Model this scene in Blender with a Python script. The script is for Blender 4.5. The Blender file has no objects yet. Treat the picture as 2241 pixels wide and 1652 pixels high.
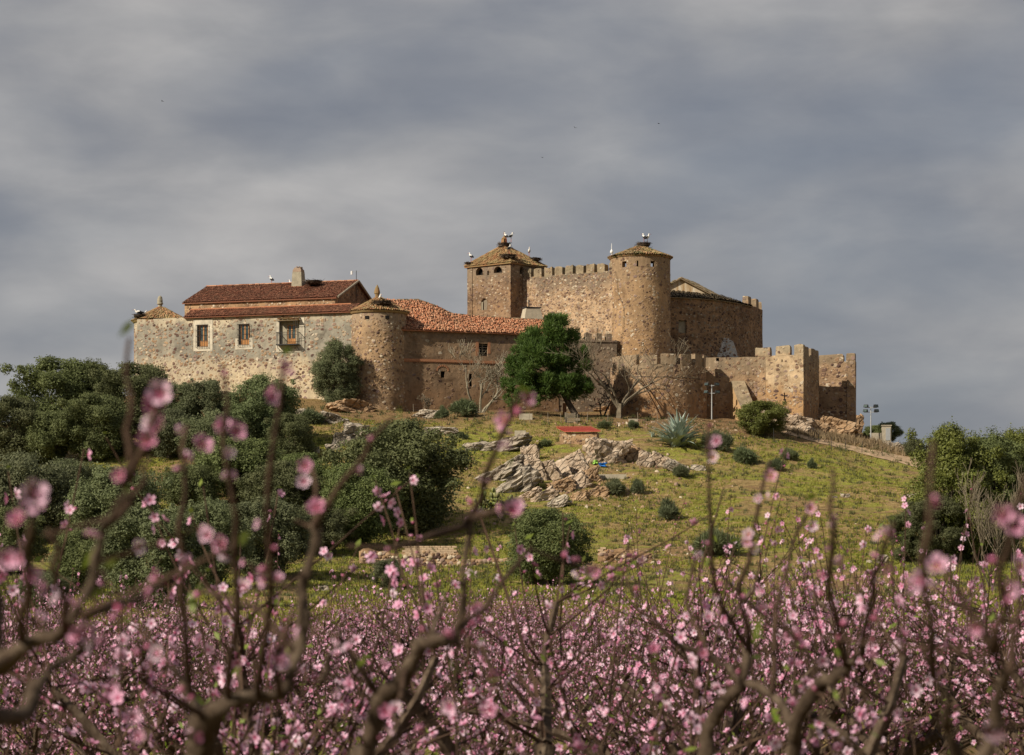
import bpy, math, random
import numpy as np
from mathutils import Vector, Matrix, noise as mnoise

# ------------------------------------------------------------------ camera, world, sun, exposure
sc = bpy.context.scene
LENS, SENSOR = 85.0, 36.0
KK = SENSOR / LENS / 2240.0        # one unit of the measuring grid (2240 wide), per metre of distance
HOR = 1290.0                       # eye level on that grid; the eye is z = 0
cam_d = bpy.data.cameras.new('camera'); cam = bpy.data.objects.new('camera', cam_d)
sc.collection.objects.link(cam); sc.camera = cam
cam.location = (0, 0, 0); cam.rotation_euler = (math.pi / 2, 0, 0)
cam_d.lens = LENS; cam_d.sensor_width = SENSOR; cam_d.sensor_fit = 'HORIZONTAL'
cam_d.shift_y = (HOR - 826.0) / 2240.0
cam_d.clip_start = 0.1; cam_d.clip_end = 12000
cam_d.dof.use_dof = True; cam_d.dof.focus_distance = 252; cam_d.dof.aperture_fstop = 8.8

SUN_AZ, SUN_EL = math.radians(56), math.radians(34)     # from behind the camera's left shoulder
sdir = Vector((-math.sin(SUN_AZ) * math.cos(SUN_EL), -math.cos(SUN_AZ) * math.cos(SUN_EL), math.sin(SUN_EL)))
sl = bpy.data.lights.new('sun', 'SUN'); sl.energy = 5.0; sl.angle = math.radians(0.7); sl.color = (1.0, 0.90, 0.74)
so = bpy.data.objects.new('sun', sl); sc.collection.objects.link(so)
so.rotation_euler = sdir.to_track_quat('Z', 'Y').to_euler(); so.location = (-60, -60, 90)

sc.view_settings.view_transform = 'Standard'; sc.view_settings.look = 'None'
sc.view_settings.exposure = 0.25; sc.view_settings.gamma = 1.0; sc.view_settings.use_curve_mapping = False
sc.cycles.use_denoising = True
sc.cycles.max_bounces = 5; sc.cycles.diffuse_bounces = 3; sc.cycles.transparent_max_bounces = 4
sc.cycles.caustics_reflective = False; sc.cycles.caustics_refractive = False


class G:
    """small node-tree writer"""
    def __init__(s, nt):
        s.nt = nt; s.nt.nodes.clear()

    def put(s, inp, val):
        if isinstance(val, bpy.types.NodeSocket): s.nt.links.new(val, inp)
        elif isinstance(val, (tuple, list)) and len(val) == 3 and inp.type == 'RGBA': inp.default_value = (*val, 1)
        else: inp.default_value = val

    def n(s, t, props=None, **ins):
        nd = s.nt.nodes.new('ShaderNode' + t)
        for a, b in (props or {}).items(): setattr(nd, a, b)
        for a, b in ins.items():
            s.put(nd.inputs[int(a[1:])] if a[0] == '_' and a[1:].isdigit() else nd.inputs[a.replace('_', ' ')], b)
        return nd

    def noise(s, vec, scale, detail=4, rough=.55, dist=0.0):
        return s.n('TexNoise', None, Vector=vec, Scale=scale, Detail=detail, Roughness=rough, Distortion=dist).outputs['Fac']

    def ramp(s, fac, stops, interp='LINEAR'):
        nd = s.n('ValToRGB', None, Fac=fac); cr = nd.color_ramp; cr.interpolation = interp
        while len(cr.elements) < len(stops): cr.elements.new(0.5)
        for e, (p, c) in zip(cr.elements, stops): e.position = p; e.color = (*c, 1)
        return nd.outputs['Color']

    def mix(s, fac, a, b, blend='MIX'):
        nd = s.n('Mix', {'data_type': 'RGBA', 'blend_type': blend}, _0=fac, _6=a, _7=b); return nd.outputs[2]

    def math(s, op, a, b=0.0, clamp=False):
        return s.n('Math', {'operation': op, 'use_clamp': clamp}, _0=a, _1=b).outputs[0]

    def rng(s, v, a, b, c=0.0, d=1.0, smooth=False):
        nd = s.n('MapRange', {'interpolation_type': 'SMOOTHSTEP' if smooth else 'LINEAR'}, _0=v, _1=a, _2=b, _3=c, _4=d)
        return nd.outputs[0]

    def vmul(s, v, m):
        return s.n('VectorMath', {'operation': 'MULTIPLY'}, _0=v, _1=m).outputs[0]

    def vadd(s, v, m):
        return s.n('VectorMath', {'operation': 'ADD'}, _0=v, _1=m).outputs[0]

    def bump(s, h, strength=.5, dist=.05, normal=None):
        nd = s.n('Bump', None, Height=h, Strength=strength, Distance=dist)
        if normal is not None: s.put(nd.inputs['Normal'], normal)
        return nd.outputs['Normal']


# world: thin Nishita sky behind a broken grey cloud deck that goes all the way round
wd = bpy.data.worlds.new('World'); sc.world = wd; wd.use_nodes = True
g = G(wd.node_tree)
sky = g.n('TexSky', {'sky_type': 'NISHITA', 'sun_disc': False, 'sun_elevation': SUN_EL,
                     'sun_rotation': math.atan2(sdir.x, sdir.y) % (2 * math.pi)}).outputs[0]
dirv = g.n('TexCoord').outputs['Generated']
cv = g.vadd(g.vmul(dirv, (1.0, 1.0, 2.5)), (3.1, 0.0, 7.7))
c1 = g.noise(cv, 4.6, 3, .46, .12)
c2 = g.noise(g.vadd(g.vmul(dirv, (1.0, 1.0, 2.6)), (9.0, 2.0, 1.3)), 13.0, 5, .52, .2)
cf = g.math('ADD', g.math('MULTIPLY', c1, .70), g.math('MULTIPLY', c2, .30))
ccol = g.ramp(cf, [(0.36, (0.160, 0.172, 0.206)), (0.455, (0.225, 0.232, 0.256)), (0.53, (0.300, 0.300, 0.310)), (0.63, (0.43, 0.42, 0.415))])
ccol = g.vmul(ccol, (7.5, 7.5, 7.5))
gap = g.rng(c1, 0.36, 0.62, 0.92, 1.0)
bg = g.n('Background', None, Color=g.mix(gap, sky, ccol), Strength=0.12)
g.put(g.n('OutputWorld').inputs['Surface'], bg.outputs[0])

# ------------------------------------------------------------------ small helpers
COL = sc.collection
R = random.Random(11)


def W(px, row, Y):
    return Vector(((px - 1120) * KK * Y, Y, (HOR - row) * KK * Y))


def XY(px, Y):
    return Vector(((px - 1120) * KK * Y, Y))


def tagit(o, label=None, cat=None, group=None, kind=None):
    if label: o['label'] = label
    if cat: o['category'] = cat
    if group: o['group'] = group
    if kind: o['kind'] = kind
    return o


def link(name, me, parent=None, loc=(0, 0, 0)):
    o = bpy.data.objects.new(name, me); COL.objects.link(o)
    if parent: o.parent = parent
    o.location = loc
    return o


def np_mesh(name, V, F, mats, rnd=None, pt=None, smooth=False, mi=None):
    V = np.asarray(V, np.float32); F = np.asarray(F, np.int32); n, c = F.shape
    me = bpy.data.meshes.new(name)
    me.vertices.add(len(V)); me.vertices.foreach_set('co', V.ravel())
    me.loops.add(n * c); me.loops.foreach_set('vertex_index', F.ravel())
    me.polygons.add(n); me.polygons.foreach_set('loop_start', np.arange(0, n * c, c, dtype=np.int32))
    me.polygons.foreach_set('loop_total', np.full(n, c, np.int32))
    if smooth: me.polygons.foreach_set('use_smooth', np.ones(n, bool))
    if mi is not None: me.polygons.foreach_set('material_index', np.asarray(mi, np.int32))
    for m in mats if isinstance(mats, (list, tuple)) else [mats]: me.materials.append(m)
    if rnd is not None: me.attributes.new('rnd', 'FLOAT', 'FACE').data.foreach_set('value', np.asarray(rnd, np.float32))
    if pt is not None: me.attributes.new('pt', 'FLOAT', 'POINT').data.foreach_set('value', np.asarray(pt, np.float32))
    me.update(calc_edges=True); me.validate()
    return me


class MB:
    """collects faces; build() links them as one mesh object"""
    def __init__(s):
        s.v = []; s.f = []; s.a = []; s.m = []

    def add(s, vs, fs, a=0.5, m=0):
        o = len(s.v); s.v += [tuple(x) for x in vs]
        for q in fs: s.f.append([i + o for i in q]); s.a.append(a); s.m.append(m)

    def box(s, c, sx, sy, sz, rz=0.0, taper=1.0, a=.5, m=0, top=None):
        cs, sn = math.cos(rz), math.sin(rz); vs = []
        for z, t in ((-.5, 1.0), (.5, taper)):
            for x, y in ((-.5, -.5), (.5, -.5), (.5, .5), (-.5, .5)):
                X, Y = x * sx * t, y * sy * t
                vs.append((c[0] + X * cs - Y * sn, c[1] + X * sn + Y * cs, c[2] + z * sz))
        s.add(vs, [(0, 3, 2, 1), (4, 5, 6, 7), (0, 1, 5, 4), (1, 2, 6, 5), (2, 3, 7, 6), (3, 0, 4, 7)], a, m)

    def tube(s, pts, rad, n=6, cap=True, a=.5, m=0):
        pts = [Vector(p) for p in pts]; o = len(s.v); N = len(pts); ref = None
        for i, p in enumerate(pts):
            d = (pts[min(i + 1, N - 1)] - pts[max(i - 1, 0)])
            if d.length < 1e-9: d = Vector((0, 0, 1))
            d.normalize()
            if ref is None: ref = d.orthogonal().normalized()
            x = (ref - d * ref.dot(d))
            x = x.normalized() if x.length > 1e-6 else d.orthogonal().normalized()
            ref = x; y = d.cross(x); r = rad[i] if isinstance(rad, (list, tuple)) else rad
            for j in range(n):
                t = 2 * math.pi * j / n; q = p + (x * math.cos(t) + y * math.sin(t)) * r; s.v.append((q.x, q.y, q.z))
        for i in range(N - 1):
            for j in range(n):
                k = (j + 1) % n
                s.f.append([o + i * n + j, o + i * n + k, o + (i + 1) * n + k, o + (i + 1) * n + j]); s.a.append(a); s.m.append(m)
        if cap:
            s.f.append([o + j for j in range(n)][::-1]); s.a.append(a); s.m.append(m)
            s.f.append([o + (N - 1) * n + j for j in range(n)]); s.a.append(a); s.m.append(m)

    def lathe(s, c, prof, n=16, a=.5, m=0, a0=0.0, a1=2 * math.pi, close=True):
        o = len(s.v); full = abs(a1 - a0 - 2 * math.pi) < 1e-6; cn = n if full else n + 1
        for r, z in prof:
            for j in range(cn):
                t = a0 + (a1 - a0) * j / n; s.v.append((c[0] + r * math.cos(t), c[1] + r * math.sin(t), c[2] + z))
        for i in range(len(prof) - 1):
            for j in range(n):
                k = (j + 1) % cn
                s.f.append([o + i * cn + j, o + i * cn + k, o + (i + 1) * cn + k, o + (i + 1) * cn + j]); s.a.append(a); s.m.append(m)
        if close and full:
            s.f.append([o + j for j in range(n)][::-1]); s.a.append(a); s.m.append(m)
            s.f.append([o + (len(prof) - 1) * cn + j for j in range(n)]); s.a.append(a); s.m.append(m)

    def prism(s, poly, z0, z1, a=.5, m=0):
        n = len(poly); vs = [(p[0], p[1], z0) for p in poly] + [(p[0], p[1], z1[i] if isinstance(z1, (list, tuple)) else z1) for i, p in enumerate(poly)]
        s.add(vs, [tuple(range(n))[::-1], tuple(range(n, 2 * n))] + [(i, (i + 1) % n, n + (i + 1) % n, n + i) for i in range(n)], a, m)

    def jitter(s, amp=.05, f=.7, seed=0.0):
        o = Vector((seed * 7.3, seed * 3.1, seed))
        for i, p in enumerate(s.v):
            q = Vector(p); d = mnoise.noise_vector(q * f + o) * amp + mnoise.noise_vector(q * f * 3.1 + o) * amp * .45
            s.v[i] = (p[0] + d.x, p[1] + d.y, p[2] + d.z)

    def mesh(s, name, mats, base=(0, 0, 0), smooth=False):
        me = bpy.data.meshes.new(name)
        me.from_pydata([(p[0] - base[0], p[1] - base[1], p[2] - base[2]) for p in s.v], [], s.f)
        for m in mats if isinstance(mats, (list, tuple)) else [mats]: me.materials.append(m)
        me.attributes.new('rnd', 'FLOAT', 'FACE').data.foreach_set('value', s.a)
        me.polygons.foreach_set('material_index', s.m)
        if smooth: me.polygons.foreach_set('use_smooth', [True] * len(s.f))
        me.update()
        return me


class Thing:
    """an Empty at the thing's base that parents its parts"""
    def __init__(s, name, base, label, cat, group=None):
        s.base = Vector(base); s.o = bpy.data.objects.new(name, None); COL.objects.link(s.o); s.o.location = s.base
        s.o.empty_display_size = .3
        tagit(s.o, label, cat, group)

    def part(s, name, mb, mats, parent=None, smooth=False, label=None, kind=None):
        o = link(name, mb.mesh(name, mats, s.base, smooth), parent or s.o)
        return tagit(o, label, None, None, kind)

    def mesh(s, name, me, parent=None, loc=None, rot=None, kind=None, label=None):
        o = link(name, me, parent or s.o)
        if rot is not None: o.matrix_basis = rot
        elif loc is not None: o.location = Vector(loc) - s.base
        return tagit(o, label, None, None, kind)


def single(name, mb, mats, base, label, cat, group=None, smooth=False, kind=None):
    o = link(name, mb.mesh(name, mats, base, smooth), None, base)
    return tagit(o, label, cat, group, kind)


# value noise for numpy arrays
def _h(ix, iy, s):
    n = (ix * 374761393 + iy * 668265263 + s * 974711) & 0xffffffff
    n = ((n ^ (n >> 13)) * 1274126177) & 0xffffffff
    return ((n ^ (n >> 16)) & 0xffff) / 65535.0


def vnoise(x, y, s=0):
    x = np.asarray(x, float); y = np.asarray(y, float)
    ix = np.floor(x).astype(np.int64); iy = np.floor(y).astype(np.int64); fx = x - ix; fy = y - iy
    fx = fx * fx * (3 - 2 * fx); fy = fy * fy * (3 - 2 * fy)
    a = _h(ix, iy, s); b = _h(ix + 1, iy, s); c = _h(ix, iy + 1, s); d = _h(ix + 1, iy + 1, s)
    return (a * (1 - fx) + b * fx) * (1 - fy) + (c * (1 - fx) + d * fx) * fy - .5


def fbm(x, y, s=0, o=3):
    r = 0; f = 1.0; a = 1.0
    for i in range(o): r = r + vnoise(np.asarray(x) * f, np.asarray(y) * f, s + i * 17) * a; f *= 2.03; a *= .5
    return r

# ------------------------------------------------------------------ materials
MATS = {}


def newmat(name):
    m = bpy.data.materials.new(name); m.use_nodes = True; g = G(m.node_tree); MATS[name] = m
    return m, g


def finish(m, g, color, rough=.9, normal=None, spec=.25, trans=None, transcol=None, metal=0.0):
    b = g.n('BsdfPrincipled', None, Base_Color=color, Roughness=rough, Metallic=metal)
    b.inputs['Specular IOR Level'].default_value = spec
    if normal is not None: g.put(b.inputs['Normal'], normal)
    out = b.outputs[0]
    if trans:
        t = g.n('BsdfTranslucent', None, Color=transcol if transcol is not None else color)
        out = g.n('MixShader', None, Fac=trans, _1=out, _2=t.outputs[0]).outputs[0]
    g.put(g.n('OutputMaterial').inputs['Surface'], out)
    return m


def plain(name, col, rough=.8, var=.25, scale=6.0, spec=.3, metal=0.0, bump=0.0):
    m, g = newmat(name); p = g.n('NewGeometry').outputs['Position']
    f = g.noise(p, scale, 5, .6)
    c = g.mix(1.0, col, g.ramp(f, [(.25, (1 - var,) * 3), (.75, (1 + var * .6,) * 3)]), 'MULTIPLY')
    return finish(m, g, c, rough, g.bump(f, bump, .03) if bump else None, spec, metal=metal)


STONE_TONES = [(.0, (.10, .062, .052)), (.16, (.17, .105, .078)), (.34, (.29, .185, .11)), (.52, (.36, .25, .155)), (.7, (.24, .165, .145)), (.86, (.42, .33, .23)), (1.0, (.54, .465, .36))]


def rubble(name, pa, pb, dens=.6, scale=2.6, grey=.0, stain=.5, tone=1.0, patch=.5, bands=()):
    """lime render with rubble stones showing through it, damp streaks and lichen"""
    def dim(c): l = sum(c) / 3; x, y, z = ((q * .92 + l * .08) * .95 for q in c); return (x, y * .95, z * .92)
    if name not in ('wall_manor', 'wall_square', 'grey_rubble'): pa, pb, bands = dim(pa), dim(pb), [(a, b, dim(c), f) for a, b, c, f in bands]
    m, g = newmat(name); p = g.n('NewGeometry').outputs['Position']
    wv = g.n('TexNoise', None, Vector=p, Scale=1.7, Detail=3).outputs['Color']
    q = g.vadd(p, g.vmul(g.vadd(wv, (-.5, -.5, -.5)), (.30, .30, .24)))
    q = g.vmul(q, (1.0, 1.0, 1.25))
    v = g.n('TexVoronoi', None, Vector=q, Scale=scale, Randomness=1.0)
    e = g.n('TexVoronoi', {'feature': 'DISTANCE_TO_EDGE'}, Vector=q, Scale=scale, Randomness=1.0).outputs['Distance']
    sep = g.n('SeparateColor', None, Color=v.outputs['Color'])
    r1, r2, r3 = sep.outputs[0], sep.outputs[1], sep.outputs[2]
    n1 = g.noise(p, .22, 6, .62); n2 = g.noise(p, 2.6, 7, .65); n3 = g.noise(g.vmul(p, (1, 1, .8)), .75, 5, .6)
    plaster = g.mix(g.rng(n1, .36, .64), pa, pb)
    plaster = g.mix(1.0, plaster, g.ramp(n2, [(.25, (.66, .64, .62)), (.5, (1, 1, 1)), (.8, (1.28, 1.25, 1.2))]), 'MULTIPLY')
    plaster = g.mix(1.0, plaster, g.ramp(g.noise(p, .55, 5, .6, .6), [(.3, (.50, .47, .45)), (.48, (1, 1, 1)), (.7, (1.34, 1.32, 1.28))]), 'MULTIPLY')
    zz = g.math('ADD', g.n('SeparateXYZ', None, Vector=p).outputs[2], g.math('MULTIPLY', g.math('ADD', g.noise(g.vmul(p, (1, 1, .6)), .5, 5, .6), -.5), 5.0))
    for b0, b1, bc, bf in bands:      # weathering belts with ragged edges: lichen on top, earth-red render below
        plaster = g.mix(g.rng(zz, b0, b1, 0, bf, True), plaster, g.mix(1.0, bc, g.ramp(n2, [(.25, (.7, .69, .68)), (.8, (1.25, 1.23, 1.2))]), 'MULTIPLY'))
    th = g.rng(n3, .3, .7, 1 - dens - patch * .45, 1 - dens + patch * .45)
    cell = g.math('GREATER_THAN', r1, th)
    rim = g.rng(e, .045, .13, 0, 1, True)
    sz = g.rng(v.outputs['Distance'], g_sz := .62, .40, 0, 1, True)
    mask = g.math('MULTIPLY', g.math('MULTIPLY', cell, rim), sz)
    stone = g.ramp(r2, [(a, tuple(x * tone for x in c)) for a, c in STONE_TONES])
    stone = g.mix(1.0, stone, g.ramp(n2, [(.2, (.75, .74, .73)), (.8, (1.2, 1.2, 1.2))]), 'MULTIPLY')
    col = g.mix(mask, plaster, stone)
    # dark pockets beside some stones
    pock = g.math('MULTIPLY', g.math('LESS_THAN', r3, .18), g.rng(v.outputs['Distance'], .16, .10, 0, .75, True))
    col = g.mix(pock, col, (.055, .04, .032))
    st = g.noise(g.vmul(p, (1.5, 1.5, .22)), 1.0, 6, .6)
    col = g.mix(g.rng(st, .53, .72, 0, stain), col, g.mix(.55, col, (.075, .062, .05)))
    lich = g.noise(p, 1.1, 6, .7)
    col = g.mix(g.rng(lich, .60, .74, 0, .35), col, (.23, .21, .13))
    if grey: col = g.mix(g.rng(g.noise(p, .16, 5, .6), .36, .62, 0, grey), col, g.mix(mask, (.20, .195, .175), stone))
    hgt = g.math('ADD', g.math('MULTIPLY', mask, .55), g.math('MULTIPLY', n2, .5))
    return finish(m, g, col, .95, g.bump(hgt, .75, .10), .12)


rubble('wall_manor', (.31, .28, .22), (.25, .23, .185), .56, 2.1, .35, .45, 1.05, .5, ((28.6, 29.9, (.58, .50, .36), .9), (26.0, 24.2, (.58, .475, .32), .95)))
rubble('wall_manor_tower', (.37, .25, .135), (.31, .215, .125), .50, 2.3, .15, .55, 1.0, .6, ((27.6, 29.2, (.34, .27, .19), .7),))
rubble('wall_wing', (.285, .20, .122), (.225, .158, .10), .22, 2.2, .0, .7, .75, .4, ((23.0, 20.5, (.25, .155, .085), .7), (26.8, 28.0, (.24, .19, .14), .7)))
rubble('wall_keep', (.205, .128, .07), (.255, .175, .105), .55, 2.8, .2, .7, .8, .7, ((34.6, 36.2, (.25, .19, .125), .7),))
rubble('wall_upper', (.47, .34, .21), (.38, .275, .175), .74, 2.6, .0, .45, .95, .5, ((32.6, 35.0, (.20, .165, .125), .9),))
rubble('wall_round', (.375, .25, .135), (.305, .21, .118), .46, 2.4, .0, .6, .95, .7, ((32.5, 35.8, (.29, .215, .135), .8), (28.5, 26.5, (.40, .26, .13), .6)))
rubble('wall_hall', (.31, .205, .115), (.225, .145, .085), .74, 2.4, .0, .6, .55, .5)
rubble('wall_barbican', (.335, .228, .13), (.275, .192, .118), .50, 2.1, .0, .65, .9, .7, ((22.9, 24.4, (.29, .235, .16), .85), (21.6, 19.4, (.33, .19, .09), .85)))
rubble('wall_square', (.45, .34, .22), (.40, .295, .185), .50, 1.9, .0, .45, .95, .6, ((22.6, 21.4, (.37, .225, .11), .9), (24.8, 25.8, (.30, .255, .18), .7)))
rubble('wall_far', (.32, .222, .135), (.265, .182, .112), .74, 1.7, .0, .5, .95, .5, ((24.3, 25.8, (.26, .21, .14), .8), (21.5, 18.5, (.31, .19, .10), .7)))
rubble('wall_ruin', (.33, .21, .115), (.38, .26, .15), .66, 2.9, .0, .3)
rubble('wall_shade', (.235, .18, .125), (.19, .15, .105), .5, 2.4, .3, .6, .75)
rubble('merlon_lichen', (.235, .205, .14), (.28, .225, .145), .35, 3.0, .0, .6, .8)
rubble('grey_rubble', (.42, .40, .365), (.35, .335, .305), .6, 2.4, .0, .3, .9)


def stones_mat(name, tones, gain=1.0):
    m, g = newmat(name); p = g.n('NewGeometry').outputs['Position']
    a = g.n('Attribute', {'attribute_name': 'rnd'}).outputs['Fac']
    n = g.noise(p, 7, 5, .65)
    c = g.ramp(a, [(x, tuple(q * gain for q in cc)) for x, cc in tones])
    c = g.mix(1.0, c, g.ramp(n, [(.25, (.72, .71, .7)), (.75, (1.2, 1.2, 1.18))]), 'MULTIPLY')
    return finish(m, g, c, .95, g.bump(n, .5, .03), .12)


stones_mat('stones', STONE_TONES, 1.0)
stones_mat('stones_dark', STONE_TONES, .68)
stones_mat('stones_pale', [(0, (.30, .22, .15)), (.3, (.44, .31, .20)), (.6, (.52, .40, .28)), (1, (.62, .54, .43))], 1.0)


def tile_mat(name, tones, lichen, lcol=(.28, .235, .12), moss=0.0):
    m, g = newmat(name); p = g.n('NewGeometry').outputs['Position']
    a = g.n('Attribute', {'attribute_name': 'rnd'}).outputs['Fac']
    n = g.noise(p, 9, 5, .65); b = g.noise(p, .9, 5, .65)
    c = g.ramp(a, tones)
    c = g.mix(1.0, c, g.ramp(n, [(.25, (.68, .67, .66)), (.75, (1.22, 1.2, 1.18))]), 'MULTIPLY')
    c = g.mix(g.math('MULTIPLY', g.rng(g.math('ADD', b, g.math('MULTIPLY', n, .35)), .58, .82), lichen), c, lcol)
    if moss: c = g.mix(g.rng(g.noise(p, 1.7, 4, .6), .48, .60, 0, moss), c, (.055, .085, .022))
    return finish(m, g, c, .9, g.bump(n, .4, .02), .15)


tile_mat('tile_red', [(0, (.125, .055, .036)), (.4, (.20, .080, .049)), (.75, (.255, .104, .063)), (1, (.33, .155, .095))], .35, (.17, .115, .072))
tile_mat('tile_orange', [(0, (.12, .06, .038)), (.3, (.33, .125, .065)), (.65, (.43, .18, .095)), (1, (.52, .29, .18))], .5, (.29, .185, .11))
tile_mat('tile_old', [(0, (.13, .08, .045)), (.3, (.27, .155, .075)), (.55, (.33, .225, .11)), (.8, (.40, .17, .085)), (1, (.40, .33, .21))], .55, (.27, .235, .115))
tile_mat('tile_keep', [(0, (.10, .055, .03)), (.3, (.24, .115, .055)), (.6, (.30, .165, .08)), (1, (.36, .25, .13))], .75, (.215, .18, .085))
tile_mat('tile_moss', [(0, (.13, .08, .045)), (.4, (.34, .18, .09)), (1, (.40, .30, .18))], .4, (.27, .235, .115), .75)
tile_mat('tile_grey', [(0, (.09, .065, .045)), (.5, (.21, .15, .095)), (1, (.33, .25, .165))], .5, (.20, .175, .11), .25)

plain('white_render', (.58, .52, .41), .9, .42, 1.8)
m, g = newmat('stained_render'); p = g.n('NewGeometry').outputs['Position']
finish(m, g, g.ramp(g.noise(g.vmul(p, (1.0, 1.0, .18)), 1.3, 6, .65), [(.35, (.30, .19, .09)), (.5, (.46, .36, .24)), (.62, (.60, .54, .44))]), .9, None, .1)
plain('ochre_render', (.40, .26, .13), .9, .2, 2.0)
plain('grey_render', (.32, .285, .21), .9, .3, 2.5, bump=.2)
plain('cornice', (.30, .255, .19), .9, .4, 3.0)
plain('wood_orange', (.46, .21, .065), .6, .2, 9)
plain('wood_grey', (.27, .225, .165), .85, .3, 8)
plain('iron', (.035, .033, .034), .6, .3, 20)
plain('steel', (.42, .43, .43), .5, .15, 8, metal=.3)
plain('lamp_black', (.02, .02, .022), .5, .2, 9)
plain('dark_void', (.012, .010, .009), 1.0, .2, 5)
plain('concrete', (.42, .37, .28), .9, .25, 3, bump=.2)
plain('sheet_red', (.42, .075, .055), .6, .12, 3)
plain('cloth_blue', (.02, .16, .50), .7, .2, 5)
plain('cloth_green', (.30, .55, .10), .7, .2, 5)
plain('feather_white', (.78, .75, .70), .8, .1, 12)
plain('feather_black', (.02, .02, .022), .7, .2, 12)
plain('beak_red', (.45, .10, .05), .6, .2, 10)
plain('brick_red', (.36, .17, .09), .9, .3, 9)
plain('brick_worn', (.30, .215, .155), .9, .4, 9)
plain('white_plastic', (.75, .75, .74), .5, .1, 9)


def stick_mat(name, tones):
    m, g = newmat(name); a = g.n('Attribute', {'attribute_name': 'rnd'}).outputs['Fac']
    return finish(m, g, g.ramp(a, tones), .9, None, .1)


stick_mat('sticks', [(0, (.035, .026, .02)), (.6, (.085, .062, .046)), (1, (.19, .15, .11))])

m, g = newmat('glass_dark')
p = g.n('NewGeometry').outputs['Position']
finish(m, g, g.ramp(g.noise(p, 1.4, 2), [(.3, (.035, .05, .055)), (.7, (.09, .13, .12))]), .12, None, .6)


def leaf_mat(name, tones, trans=.22, rough=.55, big=.35):
    m, g = newmat(name); p = g.n('NewGeometry').outputs['Position']
    a = g.n('Attribute', {'attribute_name': 'rnd'}).outputs['Fac']
    o = g.n('ObjectInfo').outputs['Random']
    f = g.math('ADD', g.math('MULTIPLY', a, 1 - big), g.math('MULTIPLY', g.noise(p, .8, 2), big))
    c = g.ramp(f, tones)
    hs = g.n('HueSaturation', None, Hue=g.rng(o, 0, 1, .485, .512), Saturation=g.rng(o, 0, 1, .88, 1.08), Value=g.rng(o, 0, 1, .84, 1.16), Color=c)
    return finish(m, g, hs.outputs[0], rough, None, .3, trans)


leaf_mat('leaf_oak', [(.1, (.070, .084, .032)), (.45, (.122, .142, .054)), (.75, (.162, .180, .070)), (1, (.20, .21, .09))], .34, .7)
leaf_mat('leaf_olive', [(.1, (.082, .100, .046)), (.45, (.138, .162, .074)), (.75, (.180, .200, .094)), (1, (.23, .24, .12))], .34, .7)
leaf_mat('leaf_green', [(.1, (.060, .080, .014)), (.45, (.145, .175, .030)), (.8, (.225, .245, .050)), (1, (.30, .29, .08))], .32)
leaf_mat('leaf_pine', [(.05, (.035, .075, .012)), (.45, (.085, .155, .030)), (.8, (.145, .225, .046)), (1, (.21, .28, .07))], .45)
leaf_mat('leaf_broom', [(.1, (.060, .078, .040)), (.5, (.125, .148, .074)), (1, (.20, .215, .11))], .25, .8)
leaf_mat('leaf_agave', [(0, (.22, .275, .225)), (.5, (.33, .395, .325)), (1, (.46, .51, .42))], .05, .5)
leaf_mat('leaf_cactus', [(0, (.10, .125, .035)), (.5, (.17, .19, .055)), (1, (.28, .27, .11))], .05, .5)
leaf_mat('weed', [(.1, (.055, .065, .018)), (.5, (.12, .125, .04)), (1, (.24, .20, .09))], .25, .7)
leaf_mat('leaf_young', [(0, (.10, .15, .015)), (1, (.22, .28, .04))], .4, .5)
leaf_mat('grass', [(0, (.14, .165, .019)), (.36, (.22, .235, .034)), (.55, (.29, .255, .056)), (.75, (.31, .225, .085)), (1, (.36, .265, .12))], .3, .7, .15)
leaf_mat('dry_grass', [(0, (.16, .115, .05)), (.5, (.27, .20, .10)), (1, (.38, .29, .16))], .2, .8)


def bark(name, ca, cb, cc, scale=9):
    m, g = newmat(name); p = g.n('TexCoord').outputs['Object']
    n = g.noise(g.vmul(p, (1, 1, .45)), scale, 6, .7, .4)
    return finish(m, g, g.ramp(n, [(.28, ca), (.5, cb), (.72, cc)]), .9, g.bump(n, .8, .02), .15)


bark('bark_dark', (.022, .017, .013), (.055, .042, .032), (.10, .08, .062), 6)
bark('bark_pale', (.11, .095, .07), (.21, .185, .135), (.32, .285, .21), 5)
bark('bark_grey', (.07, .058, .042), (.145, .12, .085), (.24, .20, .145), 5)
bark('bark_peach', (.022, .015, .010), (.072, .050, .034), (.165, .125, .09), 24)
bark('shoot_peach', (.032, .020, .014), (.066, .040, .027), (.11, .070, .046), 25)
bark('twig_far', (.10, .052, .034), (.15, .085, .055), (.20, .125, .085), 12)


def blossom_mat(name, gain=1.0):
    m, g = newmat(name)
    t = g.n('Attribute', {'attribute_name': 'pt'}).outputs['Fac']; a = g.n('Attribute', {'attribute_name': 'rnd'}).outputs['Fac']
    rim = g.ramp(a, [(0, (.50, .18, .30)), (.35, (.66, .35, .50)), (.7, (.75, .48, .62)), (1, (.82, .66, .76))])
    c = g.mix(g.rng(t, .05, .55, 0, 1, True), (.40, .06, .14), rim)
    return finish(m, g, c, .6, None, .2, .22)


blossom_mat('blossom')


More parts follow.
